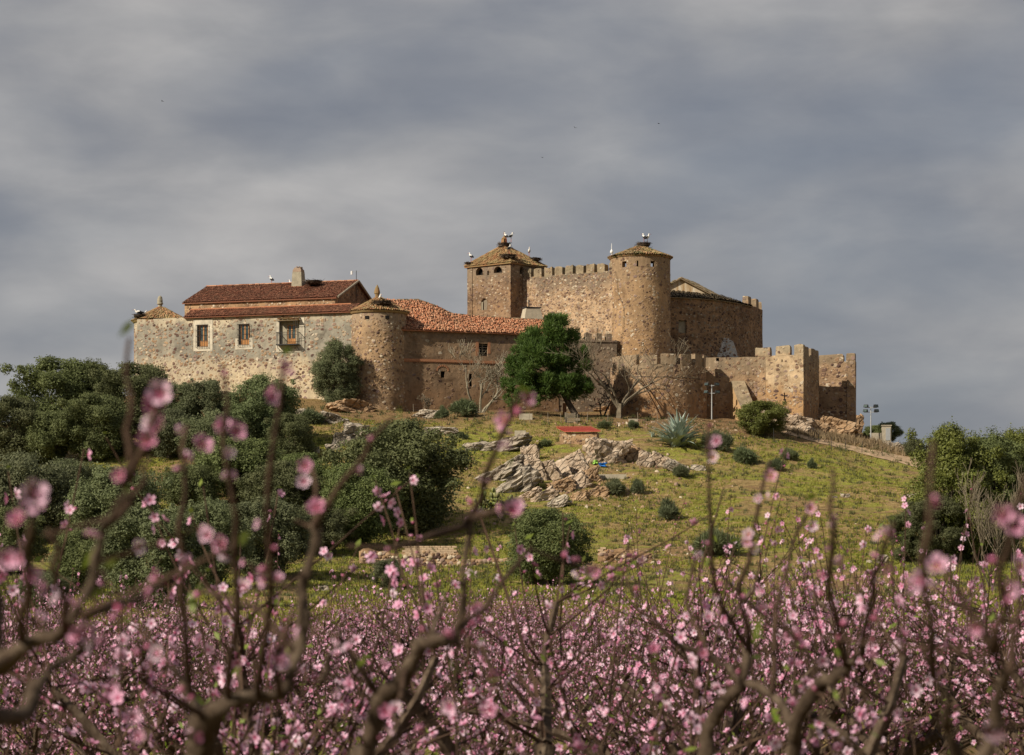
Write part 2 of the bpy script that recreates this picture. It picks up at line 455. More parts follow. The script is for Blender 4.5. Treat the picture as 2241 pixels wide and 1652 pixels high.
def rockmat(name, ca, cb, cc, lich=.5, sc_=1.0):
    m, g = newmat(name); p = g.n('NewGeometry').outputs['Position']
    rot = g.n('VectorRotate', {'rotation_type': 'EULER_XYZ'}, Vector=p, Rotation=(.5, .6, .3)).outputs[0]
    n = g.noise(rot, .9 * sc_, 8, .65, .5); st = g.noise(g.vmul(rot, (.5, .5, 3.2)), 1.3 * sc_, 7, .65, .4)
    f = g.math('ADD', g.math('MULTIPLY', n, .5), g.math('MULTIPLY', st, .5))
    c = g.ramp(f, [(.32, ca), (.5, cb), (.66, cc)])
    crack = g.n('TexVoronoi', {'feature': 'DISTANCE_TO_EDGE'}, Vector=g.vadd(g.vmul(rot, (.7, .7, 1.9)), g.vmul(g.n('TexNoise', None, Vector=p, Scale=2.0, Detail=4).outputs['Color'], (.5, .5, .5))), Scale=.95 * sc_).outputs['Distance']
    c = g.mix(g.rng(crack, .0, .055, .75, 0, True), c, (.055, .04, .03))
    l = g.noise(p, 1.6, 7, .7)
    c = g.mix(g.rng(l, .54, .68, 0, lich), c, (.20, .195, .165))
    h = g.math('ADD', g.math('MULTIPLY', f, 1.0), g.rng(crack, 0, .1, -.5, 0, True))
    return finish(m, g, c, .95, g.bump(h, .9, .22), .15)


rockmat('rock_pink', (.19, .13, .088), (.425, .325, .235), (.62, .52, .415), .35)
rockmat('rock_grey', (.155, .125, .095), (.35, .295, .23), (.56, .50, .41), .5)
rockmat('rock_ochre', (.17, .10, .055), (.36, .235, .135), (.50, .36, .235), .3)

# hillside: soil, dry stubble and spring grass in patches; path; orchard earth
m, g = newmat('ground')
p = g.n('NewGeometry').outputs['Position']
flat = g.vmul(p, (.42, 1.0, .5))
big = g.noise(g.vmul(p, (1.0, .8, .5)), .060, 5, .6, .4); mid = g.noise(flat, .40, 7, .68, .5); fin = g.noise(p, 3.0, 8, .72)
soil = g.ramp(fin, [(.25, (.115, .066, .034)), (.5, (.225, .140, .072)), (.75, (.35, .24, .14))])
dry = g.ramp(fin, [(.25, (.19, .13, .052)), (.5, (.335, .24, .105)), (.78, (.47, .36, .18))])
grn = g.ramp(fin, [(.22, (.125, .142, .022)), (.5, (.25, .265, .045)), (.78, (.36, .355, .085))])
f1 = g.math('ADD', g.math('MULTIPLY', big, .62), g.math('MULTIPLY', mid, .38))
c = g.mix(g.rng(mid, .40, .60), dry, soil)
worn = g.rng(g.math('ADD', g.n('SeparateXYZ', None, Vector=p).outputs[1], g.math('MULTIPLY', mid, 14.0)), 251, 258, 0, .85, True)
c = g.mix(g.rng(g.math('ADD', g.math('MULTIPLY', big, .5), g.math('MULTIPLY', mid, .5)), .480, .540, 0, .92), c, grn)
c = g.mix(worn, c, soil)
c = g.mix(g.rng(g.noise(g.vmul(p, (.6, 1, .7)), 1.3, 7, .72), .50, .62, 0, .9), c, soil)
c = g.mix(1.0, c, g.ramp(g.noise(flat, 1.9, 7, .75), [(.30, (.60, .58, .55)), (.5, (1, 1, 1)), (.72, (1.28, 1.25, 1.2))]), 'MULTIPLY')
GROUND = finish(m, g, c, .97, g.bump(g.math('ADD', fin, mid), 1.0, .30), .08)
m, g = newmat('path_earth')
p = g.n('NewGeometry').outputs['Position']
finish(m, g, g.ramp(g.noise(p, 1.6, 7, .65), [(.28, (.25, .17, .10)), (.55, (.40, .285, .18)), (.75, (.50, .38, .26))]), .95, g.bump(g.noise(p, 6, 5), .4, .03), .1)

# ------------------------------------------------------------------ terrain
_YK = [185, 200, 215, 230, 243, 250, 256, 262, 275]
_ROWS = {-400: (1245, 1205, 1150, 1090, 1050, 1035, 1025, 1020, 1015), 0: (1240, 1195, 1125, 1050, 990, 962, 945, 935, 925),
         300: (1237, 1190, 1112, 1030, 960, 922, 895, 868, 855), 700: (1235, 1188, 1110, 1025, 950, 913, 893, 866, 860),
         800: (1235, 1188, 1110, 1025, 950, 916, 900, 890, 870),
         880: (1235, 1188, 1112, 1028, 955, 920, 904, 897, 880), 1120: (1235, 1190, 1120, 1035, 965, 922, 908, 902, 885),
         1450: (1235, 1190, 1120, 1040, 970, 930, 911, 905, 890), 1700: (1235, 1185, 1120, 1045, 985, 955, 938, 930, 915),
         1870: (1236, 1187, 1122, 1052, 1003, 980, 962, 943, 938), 2000: (1238, 1190, 1125, 1060, 1020, 1003, 995, 990, 990),
         2240: (1240, 1200, 1150, 1100, 1065, 1050, 1043, 1040, 1040), 2640: (1245, 1210, 1180, 1150, 1130, 1120, 1115, 1115, 1115)}
_Y0 = [-400, -60, 0, 30, 60, 85, 100, 125, 150, 170]
_Z0 = [-3.0, -2.6, -2.3, -2.6, -2.95, -2.5, -1.6, -.95, -.14, .85]
_PX = np.arange(-400, 2641, 40.0); _YY = np.arange(-100, 700, 2.0)
_T = np.zeros((len(_PX), len(_YY)))
_keys = sorted(_ROWS)
for i, px in enumerate(_PX):
    rows = [np.interp(px, _keys, [_ROWS[q][j] for q in _keys]) for j in range(9)]
    zs = [(HOR - r) * KK * y for r, y in zip(rows, _YK)]
    _T[i] = np.interp(_YY, _Y0 + _YK + [300, 340, 420, 700], _Z0 + zs + [zs[-1] - .5, zs[-1] - 5, 4, 0])
for _ in range(2):
    _T[:, 1:-1] = (_T[:, :-2] + 2 * _T[:, 1:-1] + _T[:, 2:]) / 4
    _T[1:-1] = (_T[:-2] + 2 * _T[1:-1] + _T[2:]) / 4


def gz(X, Y):
    X = np.asarray(X, float); Y = np.asarray(Y, float)
    px = 1120 + X / (KK * np.maximum(Y, 60.0))
    u = np.clip((px + 400) / 40, 0, len(_PX) - 1.001); v = np.clip((Y + 100) / 2, 0, len(_YY) - 1.001)
    i = u.astype(int); j = v.astype(int); fu = u - i; fv = v - j
    z = (_T[i, j] * (1 - fu) + _T[i + 1, j] * fu) * (1 - fv) + (_T[i, j + 1] * (1 - fu) + _T[i + 1, j + 1] * fu) * fv
    amp = np.clip((Y - 60) / 60, .15, 1) * np.where(Y > 700, 0, 1)
    z = z + (fbm(X * .14, Y * .14, 3) * .55 + fbm(X * .7, Y * .7, 9) * .16) * amp
    side = np.clip((np.abs(X) - 75) / 400, 0, 1)
    return z * (1 - side) + side * np.clip(z, -6, 2)


def g1(x, y): return float(gz(np.array([x]), np.array([y]))[0])


_YS = np.arange(88, 285, .2)


def gp(px, row, ymin=88):
    ys = _YS[_YS >= ymin]; xs = (px - 1120) * KK * ys; z = gz(xs, ys); r = HOR - z / (KK * ys)
    k = np.argmax(r <= row)
    if not (r <= row).any(): k = int(np.argmin(r))
    return Vector((xs[k], ys[k], z[k]))


def axis(fine0, fine1, step, far, n):
    a = np.arange(fine0, fine1, step); s = np.geomspace(step, 1, 2)
    out = np.cumsum(np.geomspace(step, (far - fine1) * .3, n)); lo = np.cumsum(np.geomspace(step, (far + fine0 if fine0 < 0 else far) * .3, n))
    return np.concatenate([fine0 - lo[::-1], a, fine1 + out])


ax = axis(-72, 72, .55, 5000, 26); ay = axis(92, 272, .55, 6000, 26)
ay = ay[ay > -2500]
GX, GY = np.meshgrid(ax, ay, indexing='ij'); GZ = gz(GX, GY)
nx, ny = GX.shape
idx = np.arange(nx * ny).reshape(nx, ny)
F = np.stack([idx[:-1, :-1], idx[1:, :-1], idx[1:, 1:], idx[:-1, 1:]], -1).reshape(-1, 4)
o = link('ground', np_mesh('ground', np.stack([GX, GY, GZ], -1).reshape(-1, 3), F, GROUND, smooth=True))
tagit(o, 'grassy hillside with bare earth rising from the orchard to the castle', 'ground', kind='structure')

# the earth path that climbs to the castle from the right
up = [(1700, 938), (1745, 950), (1800, 962), (1850, 973), (1900, 984), (1960, 996), (2020, 1008), (2120, 1032), (2250, 1062)]
dn = [(1700, 946), (1745, 958), (1800, 972), (1850, 984), (1900, 998), (1960, 1012), (2020, 1028), (2120, 1056), (2250, 1090)]


def drape(e0, e1, n=80, m=6):
    P = []
    for t in np.linspace(0, 1, n):
        q = t * (len(e0) - 1); i = min(int(q), len(e0) - 2); f = q - i
        a = gp(e0[i][0] * (1 - f) + e0[i + 1][0] * f, e0[i][1] * (1 - f) + e0[i + 1][1] * f)
        b = gp(e1[i][0] * (1 - f) + e1[i + 1][0] * f, e1[i][1] * (1 - f) + e1[i + 1][1] * f)
        P.append((a, b))
    P = [(np.array(a[:2]), np.array(b[:2])) for a, b in P]
    for _ in range(4):
        P = [P[0]] + [((P[i - 1][0] + P[i][0] * 2 + P[i + 1][0]) / 4, (P[i - 1][1] + P[i][1] * 2 + P[i + 1][1]) / 4) for i in range(1, n - 1)] + [P[-1]]
    V = []
    for a, b in P:
        for s in np.linspace(0, 1, m):
            x, y = a * (1 - s) + b * s; V.append((x, y, g1(x, y) + .06 + .03 * math.sin(s * math.pi)))
    F = [(i * m + j, (i + 1) * m + j, (i + 1) * m + j + 1, i * m + j + 1) for i in range(n - 1) for j in range(m - 1)]
    return np.array(V), np.array(F)


V, F = drape(up, dn)
o = link('path', np_mesh('path', V, F[:, ::-1], MATS['path_earth'], smooth=True)); tagit(o, 'pale earth track running down the slope right of the castle', 'path', kind='structure')

# ------------------------------------------------------------------ masonry builders
def unit_stone(rng):
    n = rng.choice((6, 7, 8)); o = []; i_ = []
    for j in range(n):
        t = 2 * math.pi * (j + rng.uniform(-.25, .25)) / n; r = rng.uniform(.38, .55)
        o.append((r * math.cos(t) * 1.15, r * math.sin(t) * .85, -.12)); i_.append((r * .62 * math.cos(t) * 1.15, r * .62 * math.sin(t) * .85, rng.uniform(.12, .24)))
    V = o + i_ + [(0, 0, .24)]
    F = []
    for j in range(n):
        k = (j + 1) % n; F += [(j, k, n + k), (j, n + k, n + j), (n + j, n + k, 2 * n)]
    return np.array(V), np.array(F)


_rs = random.Random(5)
USTONE = [unit_stone(_rs) for _ in range(10)]
_stone_cache = {}


def stone_mesh(i, mat):
    if (i, mat) not in _stone_cache:
        V, F = USTONE[i]; _stone_cache[(i, mat)] = np_mesh('stone', V, F, MATS[mat], rnd=np.full(len(F), (i * .37) % 1.0))
    return _stone_cache[(i, mat)]


def scatter_stones(th, parent, samples, mat, singles=60, name='stone'):
    """samples: list of (pos, normal, size). the largest become parts of their own, the rest one joined part"""
    samples = sorted(samples, key=lambda q: -q[2]); rng = random.Random(len(samples))
    VV = []; FF = []; RR = []; off = 0
    for k, (p, nrm, s) in enumerate(samples):
        i = rng.randrange(10); nrm = Vector(nrm)
        X = Vector((0, 0, 1)).cross(nrm); X = X.normalized() if X.length > 1e-4 else Vector((1, 0, 0)); Yv = nrm.cross(X)
        a = rng.uniform(-.5, .5); X, Yv = X * math.cos(a) + Yv * math.sin(a), Yv * math.cos(a) - X * math.sin(a)
        Mx = Matrix((X, Yv, nrm)).transposed()
        if k < singles:
            Mt = Matrix.Translation(Vector(p) - th.base) @ Mx.to_4x4() @ Matrix.Diagonal((s, s, s * .55, 1))
            th.mesh(name, stone_mesh(i, mat), parent, rot=Mt)
        else:
            V, F = USTONE[i]; A = np.array(Mx) @ np.diag((s, s, s * .55))
            VV.append(V @ A.T + np.array(Vector(p) - th.base)); FF.append(F + off); off += len(V); RR.append(np.full(len(F), rng.random()))
    if VV:
        th.mesh(name + '_field', np_mesh(name + '_field', np.concatenate(VV), np.concatenate(FF), MATS[mat], rnd=np.concatenate(RR)), parent, kind='stuff')


def plane_samples(P0, P1, zb, zt, pitch, smin, smax, holes=(), seed=0, prob=1.0, out=.0):
    P0 = Vector(P0); P1 = Vector(P1); u = (P1 - P0); L = u.length; u.normalize(); n = Vector((u.y, -u.x, 0)); r = random.Random(seed); S = []
    z = zb
    while z < zt:
        x = r.uniform(0, pitch)
        while x < L:
            uu = x + r.uniform(-.4, .4) * pitch; zz = z + r.uniform(-.4, .4) * pitch; x += pitch
            if not (.2 < uu < L - .2 and zb < zz < zt - .15) or r.random() > prob: continue
            if mnoise.noise(Vector((P0.x + u.x * uu, P0.y + u.y * uu, zz)) * .45) < -.28: continue
            if any(a - .25 < uu < b + .25 and c - .25 < zz < d + .25 for a, b, c, d in holes): continue
            s = smin + (smax - smin) * r.random() ** 2
            S.append((Vector((P0.x + u.x * uu, P0.y + u.y * uu, zz)) + n * out, n, s))
        z += pitch * .8
    return S


def round_samples(c, r0, r1, zb, zt, a0, a1, pitch, smin, smax, seed=0, prob=1.0):
    r = random.Random(seed); S = []; z = zb
    while z < zt:
        t = (z - zb) / (zt - zb); rad = r0 + (r1 - r0) * t; da = pitch / rad; a = a0 + r.random() * da
        while a < a1:
            aa = a + r.uniform(-.4, .4) * da; a += da; zz = z + r.uniform(-.4, .4) * pitch
            if r.random() > prob or not zb < zz < zt - .15: continue
            n = Vector((math.cos(aa), math.sin(aa), 0)); p = Vector((c[0], c[1], zz)) + n * rad
            if mnoise.noise(p * .45) < -.28: continue
            S.append((p, n, smin + (smax - smin) * r.random() ** 2))
        z += pitch * .8
    return S


def wall(P0, P1, zb, zt, thick=.9, holes=(), depth=.35, step=.55, jit=.05, seed=0.0, ragged=0.0):
    """a wall slab from P0 (left) to P1 (right) seen from outside, with real openings; holes are (u0,u1,z0,z1)"""
    P0 = Vector((P0[0], P0[1])); P1 = Vector((P1[0], P1[1])); u = P1 - P0; L = u.length; u.normalize(); n = Vector((u.y, -u.x))
    mb = MB(); us = sorted(set([round(x, 4) for x in np.linspace(0, L, max(2, int(L / step) + 1))] + [h[0] for h in holes] + [h[1] for h in holes]))
    us = [a for i, a in enumerate(us) if i == 0 or a - us[i - 1] > .02 or any(abs(a - h[j]) < 1e-6 for h in holes for j in (0, 1))]
    zs = sorted(set([round(x, 4) for x in np.linspace(zb, zt, max(2, int((zt - zb) / step) + 1))] + [h[2] for h in holes] + [h[3] for h in holes]))
    zs = [a for i, a in enumerate(zs) if i == 0 or a - zs[i - 1] > .02 or any(abs(a - h[j]) < 1e-6 for h in holes for j in (2, 3))]
    P = lambda a, b, z: (P0.x + u.x * a - n.x * b, P0.y + u.y * a - n.y * b, z)
    nu, nz = len(us), len(zs); idx = {}

    def vid(i, j, d):
        key = (i, j, d)
        if key not in idx:
            z = zs[j]
            if ragged and j == nz - 1: z += ragged * mnoise.noise(Vector((us[i] * .9, seed * 5, 0)))
            idx[key] = len(mb.v); mb.v.append(P(us[i], d, z))
        return idx[key]

    def face(*q): mb.f.append(list(q)); mb.a.append(.5); mb.m.append(0)
    for i in range(nu - 1):
        for j in range(nz - 1):
            cu = (us[i] + us[i + 1]) / 2; cz = (zs[j] + zs[j + 1]) / 2; hol = None
            for h in holes:
                if h[0] < cu < h[1] and h[2] < cz < h[3]: hol = h
            if not hol: face(vid(i, j, 0), vid(i + 1, j, 0), vid(i + 1, j + 1, 0), vid(i, j + 1, 0))
            else:
                if abs(us[i] - hol[0]) < 1e-6: face(vid(i, j, 0), vid(i, j + 1, 0), vid(i, j + 1, depth), vid(i, j, depth))
                if abs(us[i + 1] - hol[1]) < 1e-6: face(vid(i + 1, j, depth), vid(i + 1, j + 1, depth), vid(i + 1, j + 1, 0), vid(i + 1, j, 0))
                if abs(zs[j] - hol[2]) < 1e-6: face(vid(i, j, 0), vid(i, j, depth), vid(i + 1, j, depth), vid(i + 1, j, 0))
                if abs(zs[j + 1] - hol[3]) < 1e-6: face(vid(i, j + 1, 0), vid(i + 1, j + 1, 0), vid(i + 1, j + 1, depth), vid(i, j + 1, depth))
        face(vid(i, nz - 1, 0), vid(i + 1, nz - 1, 0), vid(i + 1, nz - 1, thick), vid(i, nz - 1, thick))
        face(vid(i, nz - 1, thick), vid(i + 1, nz - 1, thick), vid(i + 1, 0, thick), vid(i, 0, thick))
    for j in range(nz - 1):
        face(vid(0, j, 0), vid(0, j + 1, 0), vid(0, j + 1, thick), vid(0, j, thick))
        face(vid(nu - 1, j, thick), vid(nu - 1, j + 1, thick), vid(nu - 1, j + 1, 0), vid(nu - 1, j, 0))
    mb.jitter(jit, .6, seed)
    return mb


def round_wall(c, r0, r1, zb, zt, n=56, nz=14, jit=.05, seed=0.0, top=True, a0=0.0, a1=2 * math.pi, ragged=0):
    mb = MB(); prof = [(r0 + (r1 - r0) * i / nz, zb + (zt - zb) * i / nz) for i in range(nz + 1)]
    mb.lathe((c[0], c[1], 0), prof, n, a0=a0, a1=a1, close=False)
    if top: mb.lathe((c[0], c[1], 0), [(r1, zt), (.01, zt)], n, a0=a0, a1=a1, close=False)
    mb.jitter(jit, .6, seed)
    return mb


def arc_block(c, ri, ro, a0, a1, z0, z1, n=6, jit=.04, seed=0.0):
    """a block of a round wall between two angles"""
    mb = MB(); V = []
    for k in range(n + 1):
        t = a0 + (a1 - a0) * k / n
        for r, z in ((ro, z0), (ro, z1), (ri, z1), (ri, z0)): V.append((c[0] + r * math.cos(t), c[1] + r * math.sin(t), z))
    F = [(0, 1, 2, 3), tuple(4 * n + q for q in (3, 2, 1, 0))]
    for k in range(n):
        for q in range(4): F.append((4 * k + q, 4 * (k + 1) + q, 4 * (k + 1) + (q + 1) % 4, 4 * k + (q + 1) % 4))
    mb.add(V, F); mb.jitter(jit, .9, seed)
    return mb


def merlon_box(p, u, w, t, z0, h, seed=0, cap=True):
    """merlon on a wall: slightly uneven block with a worn sloping top; p is the middle of its outer foot"""
    mb = MB(); u = Vector(u).normalized(); n = Vector((u.y, -u.x)); r = random.Random(seed); p = Vector(p)
    V = []; lv = [(0, 1.0), (.5, 1.0), (.9, .985), (1.0, .90)]
    for f, s in lv:
        for a, b in ((-.5, 0), (-.17, 0), (.17, 0), (.5, 0), (.5, 1), (.17, 1), (-.17, 1), (-.5, 1)):
            q = p + u * (a * w * s) - n * (t * (b * s + (1 - s) / 2)); V.append((q.x, q.y, z0 + h * f + (r.uniform(-.07, .07) if f == 1 else 0)))
    F = [tuple(range(24, 32))]
    for k in range(3):
        for q in range(8): F.append((8 * k + q, 8 * k + (q + 1) % 8, 8 * k + 8 + (q + 1) % 8, 8 * k + 8 + q))
    mb.add(V, F); mb.jitter(.05, 1.1, seed)
    return mb


# ------------------------------------------------------------------ barrel-tile roofs
def _unit_tile(seg=4):
    V = []
    for y in (0.0, 1.0):
        for k in range(seg + 1):
            t = math.pi * k / seg; V.append((-.5 * math.cos(t), y, math.sin(t) * .5))
    F = [(k, k + 1, seg + 2 + k, seg + 1 + k) for k in range(seg)]
    return np.array(V), np.array(F)


UT_V, UT_F = _unit_tile()
_tile_cache = {}


def tile_mesh(i, mat):
    if (i, mat) not in _tile_cache: _tile_cache[(i, mat)] = np_mesh('roof_tile', UT_V, UT_F[:, ::-1], MATS[mat], rnd=np.full(len(UT_F), ((i * 3 + 1) % 9) / 9 + .05), smooth=True)
    return _tile_cache[(i, mat)]


def quad_cols(B0, B1, T0, T1, pitch=.24):
    B0, B1, T0, T1 = map(Vector, (B0, B1, T0, T1)); n = max(2, round((B1 - B0).length / pitch)); C = []
    for k in range(n):
        f = (k + .5) / n; C.append((B0.lerp(B1, f), T0.lerp(T1, f), (B1 - B0).length / n, max(.06, (T1 - T0).length / n)))
    return C


def para_cols(B0, B1, T0, T1, pitch=.24):
    """columns that run straight up the slope of the plane B0,B1,T and stop at the hip or rake (for triangles and trapezia)"""
    B0, B1, T0, T1 = map(Vector, (B0, B1, T0, T1)); e = (B1 - B0); L = e.length; e.normalize()
    t0 = (T0 - B0).dot(e); t1 = (T1 - B0).dot(e); upv = ((T0 - B0) - e * t0); hgt = upv.length; upv.normalize(); C = []
    n = max(2, round(L / pitch))
    for k in range(n):
        x = (k + .5) * L / n
        if x < t0: f = x / t0
        elif x > t1: f = (L - x) / max(L - t1, 1e-6)
        else: f = 1
        if f * hgt > .12: C.append((B0 + e * x, B0 + e * x + upv * (hgt * f), L / n, L / n))
    return C


def cone_cols(c, r, z0, apex_z, pitch=.26, rtop=.25, a0=0, a1=2 * math.pi, ax=(0, 0)):
    n = int((a1 - a0) * r / pitch); C = []
    for k in range(n):
        a = a0 + (a1 - a0) * (k + .5) / n; d = Vector((math.cos(a), math.sin(a), 0))
        C.append((Vector((c[0], c[1], z0)) + d * r, Vector((c[0] + ax[0], c[1] + ax[1], apex_z)) + d * rtop, pitch, max(.10, pitch * rtop / r)))
    return C


def tile_roof(th, cols, mat, deck, singles=60, L=.36, rough=.03, name='roof', deckmat=None, seed=0, label=None):
    """deck: MB of the slope underneath; tiles laid over it, the eave course as single parts"""
    rng = random.Random(seed + len(cols)); roof = th.part(name, deck, MATS[deckmat or mat], label=label)
    VV = []; FF = []; RR = []; off = 0; ns = 0
    for ci, (b, t, w0, w1) in enumerate(cols):
        d = t - b; ln = d.length
        if ln < .05: continue
        d.normalize(); X = d.cross(Vector((0, 0, 1))); X.normalize(); N = X.cross(d)
        m = max(1, round(ln / L)); st = ln / m
        for k in range(m):
            f = k / m; w = (w0 + (w1 - w0) * f) * .92; p = b + d * (st * k - .05) + N * (.035 + rng.uniform(-rough, rough) * .7) + X * rng.uniform(-rough, rough)
            dd = (d + N * rng.uniform(-.06, .03) - N * .05).normalized(); dd = (dd + X * rng.uniform(-rough, rough) * 2).normalized(); NN = X.cross(dd)
            h = max(.11, min(w * .55, .15)) * 1.6
            Mx = Matrix((X * w, dd * (st * 1.18), NN * h)).transposed()
            if k == 0 and ns < singles:
                th.mesh('roof_tile', tile_mesh(rng.randrange(9), mat), roof, rot=Matrix.Translation(p - th.base) @ Mx.to_4x4()); ns += 1
            else:
                VV.append(UT_V @ np.array(Mx).T + np.array(p - th.base)); FF.append(UT_F[:, ::-1] + off); off += len(UT_V); RR.append(np.full(len(UT_F), rng.random()))
    if VV: th.mesh('roof_tile_field', np_mesh('roof_tile_field', np.concatenate(VV), np.concatenate(FF), MATS[mat], rnd=np.concatenate(RR), smooth=True), roof, kind='stuff')
    return roof


def ridge_tiles(th, roof, A, B, mat, seed=0, w=.3):
    A, B = Vector(A), Vector(B); d = B - A; n = max(2, round(d.length / .4)); mb = MB(); rng = random.Random(seed); d.normalize()
    X = d.cross(Vector((0, 0, 1))).normalized(); N = X.cross(d); st = (B - A).length / n
    for k in range(n):
        Mx = Matrix((X * w, d * st * 1.12, N * w * .8)).transposed(); p = A + d * (st * k) + N * rng.uniform(0, .03)
        mb.add([p + Mx @ Vector(q) for q in UT_V], [f[::-1] for f in UT_F.tolist()], rng.random())
    return th.part('ridge', mb, MATS[mat], roof)


def facing(P0, P1):
    """right-hand outside frame of a wall: origin, along, outward"""
    P0 = Vector((P0[0], P0[1])); P1 = Vector((P1[0], P1[1])); u = (P1 - P0).normalized(); return P0, u, Vector((u.y, -u.x))


def on_wall(px, row, P0, P1):
    """where a sight line meets the plane of a wall: distance along it and height"""
    P0 = Vector((P0[0], P0[1])); P1 = Vector((P1[0], P1[1])); u = (P1 - P0).normalized(); a = (px - 1120) * KK
    s = (a * P0.y - P0.x) / (u.x - a * u.y); Y = P0.y + u.y * s
    return s, (HOR - row) * KK * Y


def wbox(mb, P0, P1, u0, u1, z0, z1, d0, d1, a=.5, m=0):
    """box on a wall: u along, z up, d outward"""
    o, u, n = facing(P0, P1); V = []
    for z in (z0, z1):
        for s, d in ((u0, d0), (u1, d0), (u1, d1), (u0, d1)): q = o + u * s + n * d; V.append((q.x, q.y, z))
    mb.add(V, [(0, 1, 2, 3), (7, 6, 5, 4), (0, 4, 5, 1), (1, 5, 6, 2), (2, 6, 7, 3), (3, 7, 4, 0)], a, m)
    return mb

# ------------------------------------------------------------------ the manor wing on the left
F0, F1 = XY(300, 268.0), XY(772, 260.6); ZE = 29.95
th = Thing('manor_house', (F0.x * .5 + F1.x * .5, F0.y * .5 + F1.y * .5, 21.0), 'long rubble-walled manor wing with red tile roofs and three windows', 'building')
o_, u_, n_ = facing(F0, F1); v_ = -n_; LF = (F1 - F0).length


def hole(x0, x1, r0, r1, A=F0, B=F1):
    a, zb_ = on_wall(x0, r1, A, B); b, zt_ = on_wall(x1, r0, A, B); return (a, b, zb_, zt_)


H1 = hole(431, 455.5, 710, 759); H2 = hole(521.5, 546, 708, 755); H3 = hole(611, 655, 702, 754)
wl = th.part('wall', wall(F0, F1, 18, ZE, .8, (H1, H2, H3), .34, seed=1), MATS['wall_manor'])
scatter_stones(th, wl, plane_samples((*F0, 0), (*F1, 0), 21.2, ZE, .46, .14, .44, (H1, H2, H3), 3, .95), 'stones', 260)
for hx, lo in ((hole(423.5, 465.5, 698, 769), 0), (hole(515, 553, 704, 765), 1), (hole(604, 666, 695, 771), 2)):
    H = (H1, H2, H3)[lo]; mb = MB(); d = .05
    zl = H[2] + (H[3] - H[2]) * .32 if lo == 1 else hx[3]
    wbox(mb, F0, F1, hx[0], H[0], hx[2], zl, -.02, d); wbox(mb, F0, F1, H[1], hx[1], hx[2], zl, -.02, d)
    wbox(mb, F0, F1, H[0], H[1], hx[2], H[2], -.02, d - .003)
    if lo != 1: wbox(mb, F0, F1, H[0], H[1], H[3], hx[3], -.02, d - .003)
    mb.jitter(.02, 2, lo); th.part('surround', mb, MATS['white_render'], label='whitewashed surround of the window')


def window(H, inset=.3, leafs=2, x0=.12, x1=.88, panel=.28):
    wd_ = H[1] - H[0]; fr = MB(); a = H[0] + wd_ * x0; b = H[0] + wd_ * x1; z0, z1 = H[2], H[3]
    wbox(fr, F0, F1, a, a + .09, z0, z1, -inset - .06, -inset + .03); wbox(fr, F0, F1, b - .09, b, z0, z1, -inset - .06, -inset + .03)
    mid = (a + b) / 2; wbox(fr, F0, F1, mid - .06, mid + .06, z0, z1, -inset - .06, -inset + .025)
    wbox(fr, F0, F1, a + .09, b - .09, z1 - .08, z1, -inset - .06, -inset + .02)
    zp = z0 + (z1 - z0) * panel; wbox(fr, F0, F1, a + .09, mid - .06, z0, zp, -inset - .06, -inset + .02); wbox(fr, F0, F1, mid + .06, b - .09, z0, zp, -inset - .06, -inset + .02)
    f = th.part('window', fr, MATS['wood_orange'], label='wooden casement window behind an iron grille')
    for p, q in ((a + .09, mid - .06), (mid + .06, b - .09)):
        for k in range(3):
            zz0 = zp + (z1 - .08 - zp) * k / 3 + (.025 if k else 0); zz1 = zp + (z1 - .08 - zp) * (k + 1) / 3
            g_ = MB(); wbox(g_, F0, F1, p, q, zz0, zz1, -inset - .05, -inset - .02); th.part('pane', g_, MATS['glass_dark'], f)
    bk = MB(); wbox(bk, F0, F1, H[0], a, z0, z1, -inset - .08, -inset - .04); wbox(bk, F0, F1, b, H[1], z0, z1, -inset - .08, -inset - .04); th.part('shutter', bk, MATS['wood_grey'], f)
    return f


for H in (H1, H2):
    f = window(H); gr = MB(); w = H[1] - H[0]; d = .22
    for k in range(8): u0 = H[0] - .04 + (w + .08) * k / 7; wbox(gr, F0, F1, u0 - .013, u0 + .013, H[2] - .1, H[3], d - .013, d + .013)
    for k in range(5):
        z = H[2] - .08 + (H[3] - H[2] + .02) * k / 4; wbox(gr, F0, F1, H[0] - .06, H[1] + .06, z - .016, z + .016, d + .014, d + .035)
        for e in (H[0] - .05, H[1] + .05): wbox(gr, F0, F1, e - .012, e + .012, z - .012, z + .012, -.05, d)
    th.part('grille', gr, MATS['iron'], f)
Hd = hole(626.5, 645, 710, 754)
bk = MB(); wbox(bk, F0, F1, H3[0], Hd[0], H3[2], H3[3], -.40, -.30); wbox(bk, F0, F1, Hd[1], H3[1], H3[2], H3[3], -.40, -.30); wbox(bk, F0, F1, Hd[0], Hd[1], Hd[3], H3[3], -.40, -.30)
th.part('recess', bk, MATS['grey_render'])
f = window((Hd[0], Hd[1], H3[2], Hd[3]), .36, 2, 0.0, 1.0, .3)
gr = MB(); w = H3[1] - H3[0]; D = .75; zr = H3[2] + 1.25
for k in range(13): u0 = H3[0] - .05 + (w + .1) * k / 12; wbox(gr, F0, F1, u0 - .013, u0 + .013, H3[2] - .05, H3[3] if k in (0, 1, 2, 10, 11, 12) else zr, D - .013, D + .013)
for e in (H3[0] - .05, H3[1] + .05):
    for k in range(5): wbox(gr, F0, F1, e - .013, e + .013, H3[2] - .05, zr, D * k / 5 + .02, D * k / 5 + .045)
    wbox(gr, F0, F1, e - .03, e + .03, zr - .02, zr + .03, 0, D + .03); wbox(gr, F0, F1, e - .02, e + .02, H3[3] - .03, H3[3], 0, D)
for z in (H3[2] - .05, zr - .3, zr, H3[3] - .02): wbox(gr, F0, F1, H3[0] - .07, H3[1] + .07, z - .02, z + .02, D + .014, D + .04)
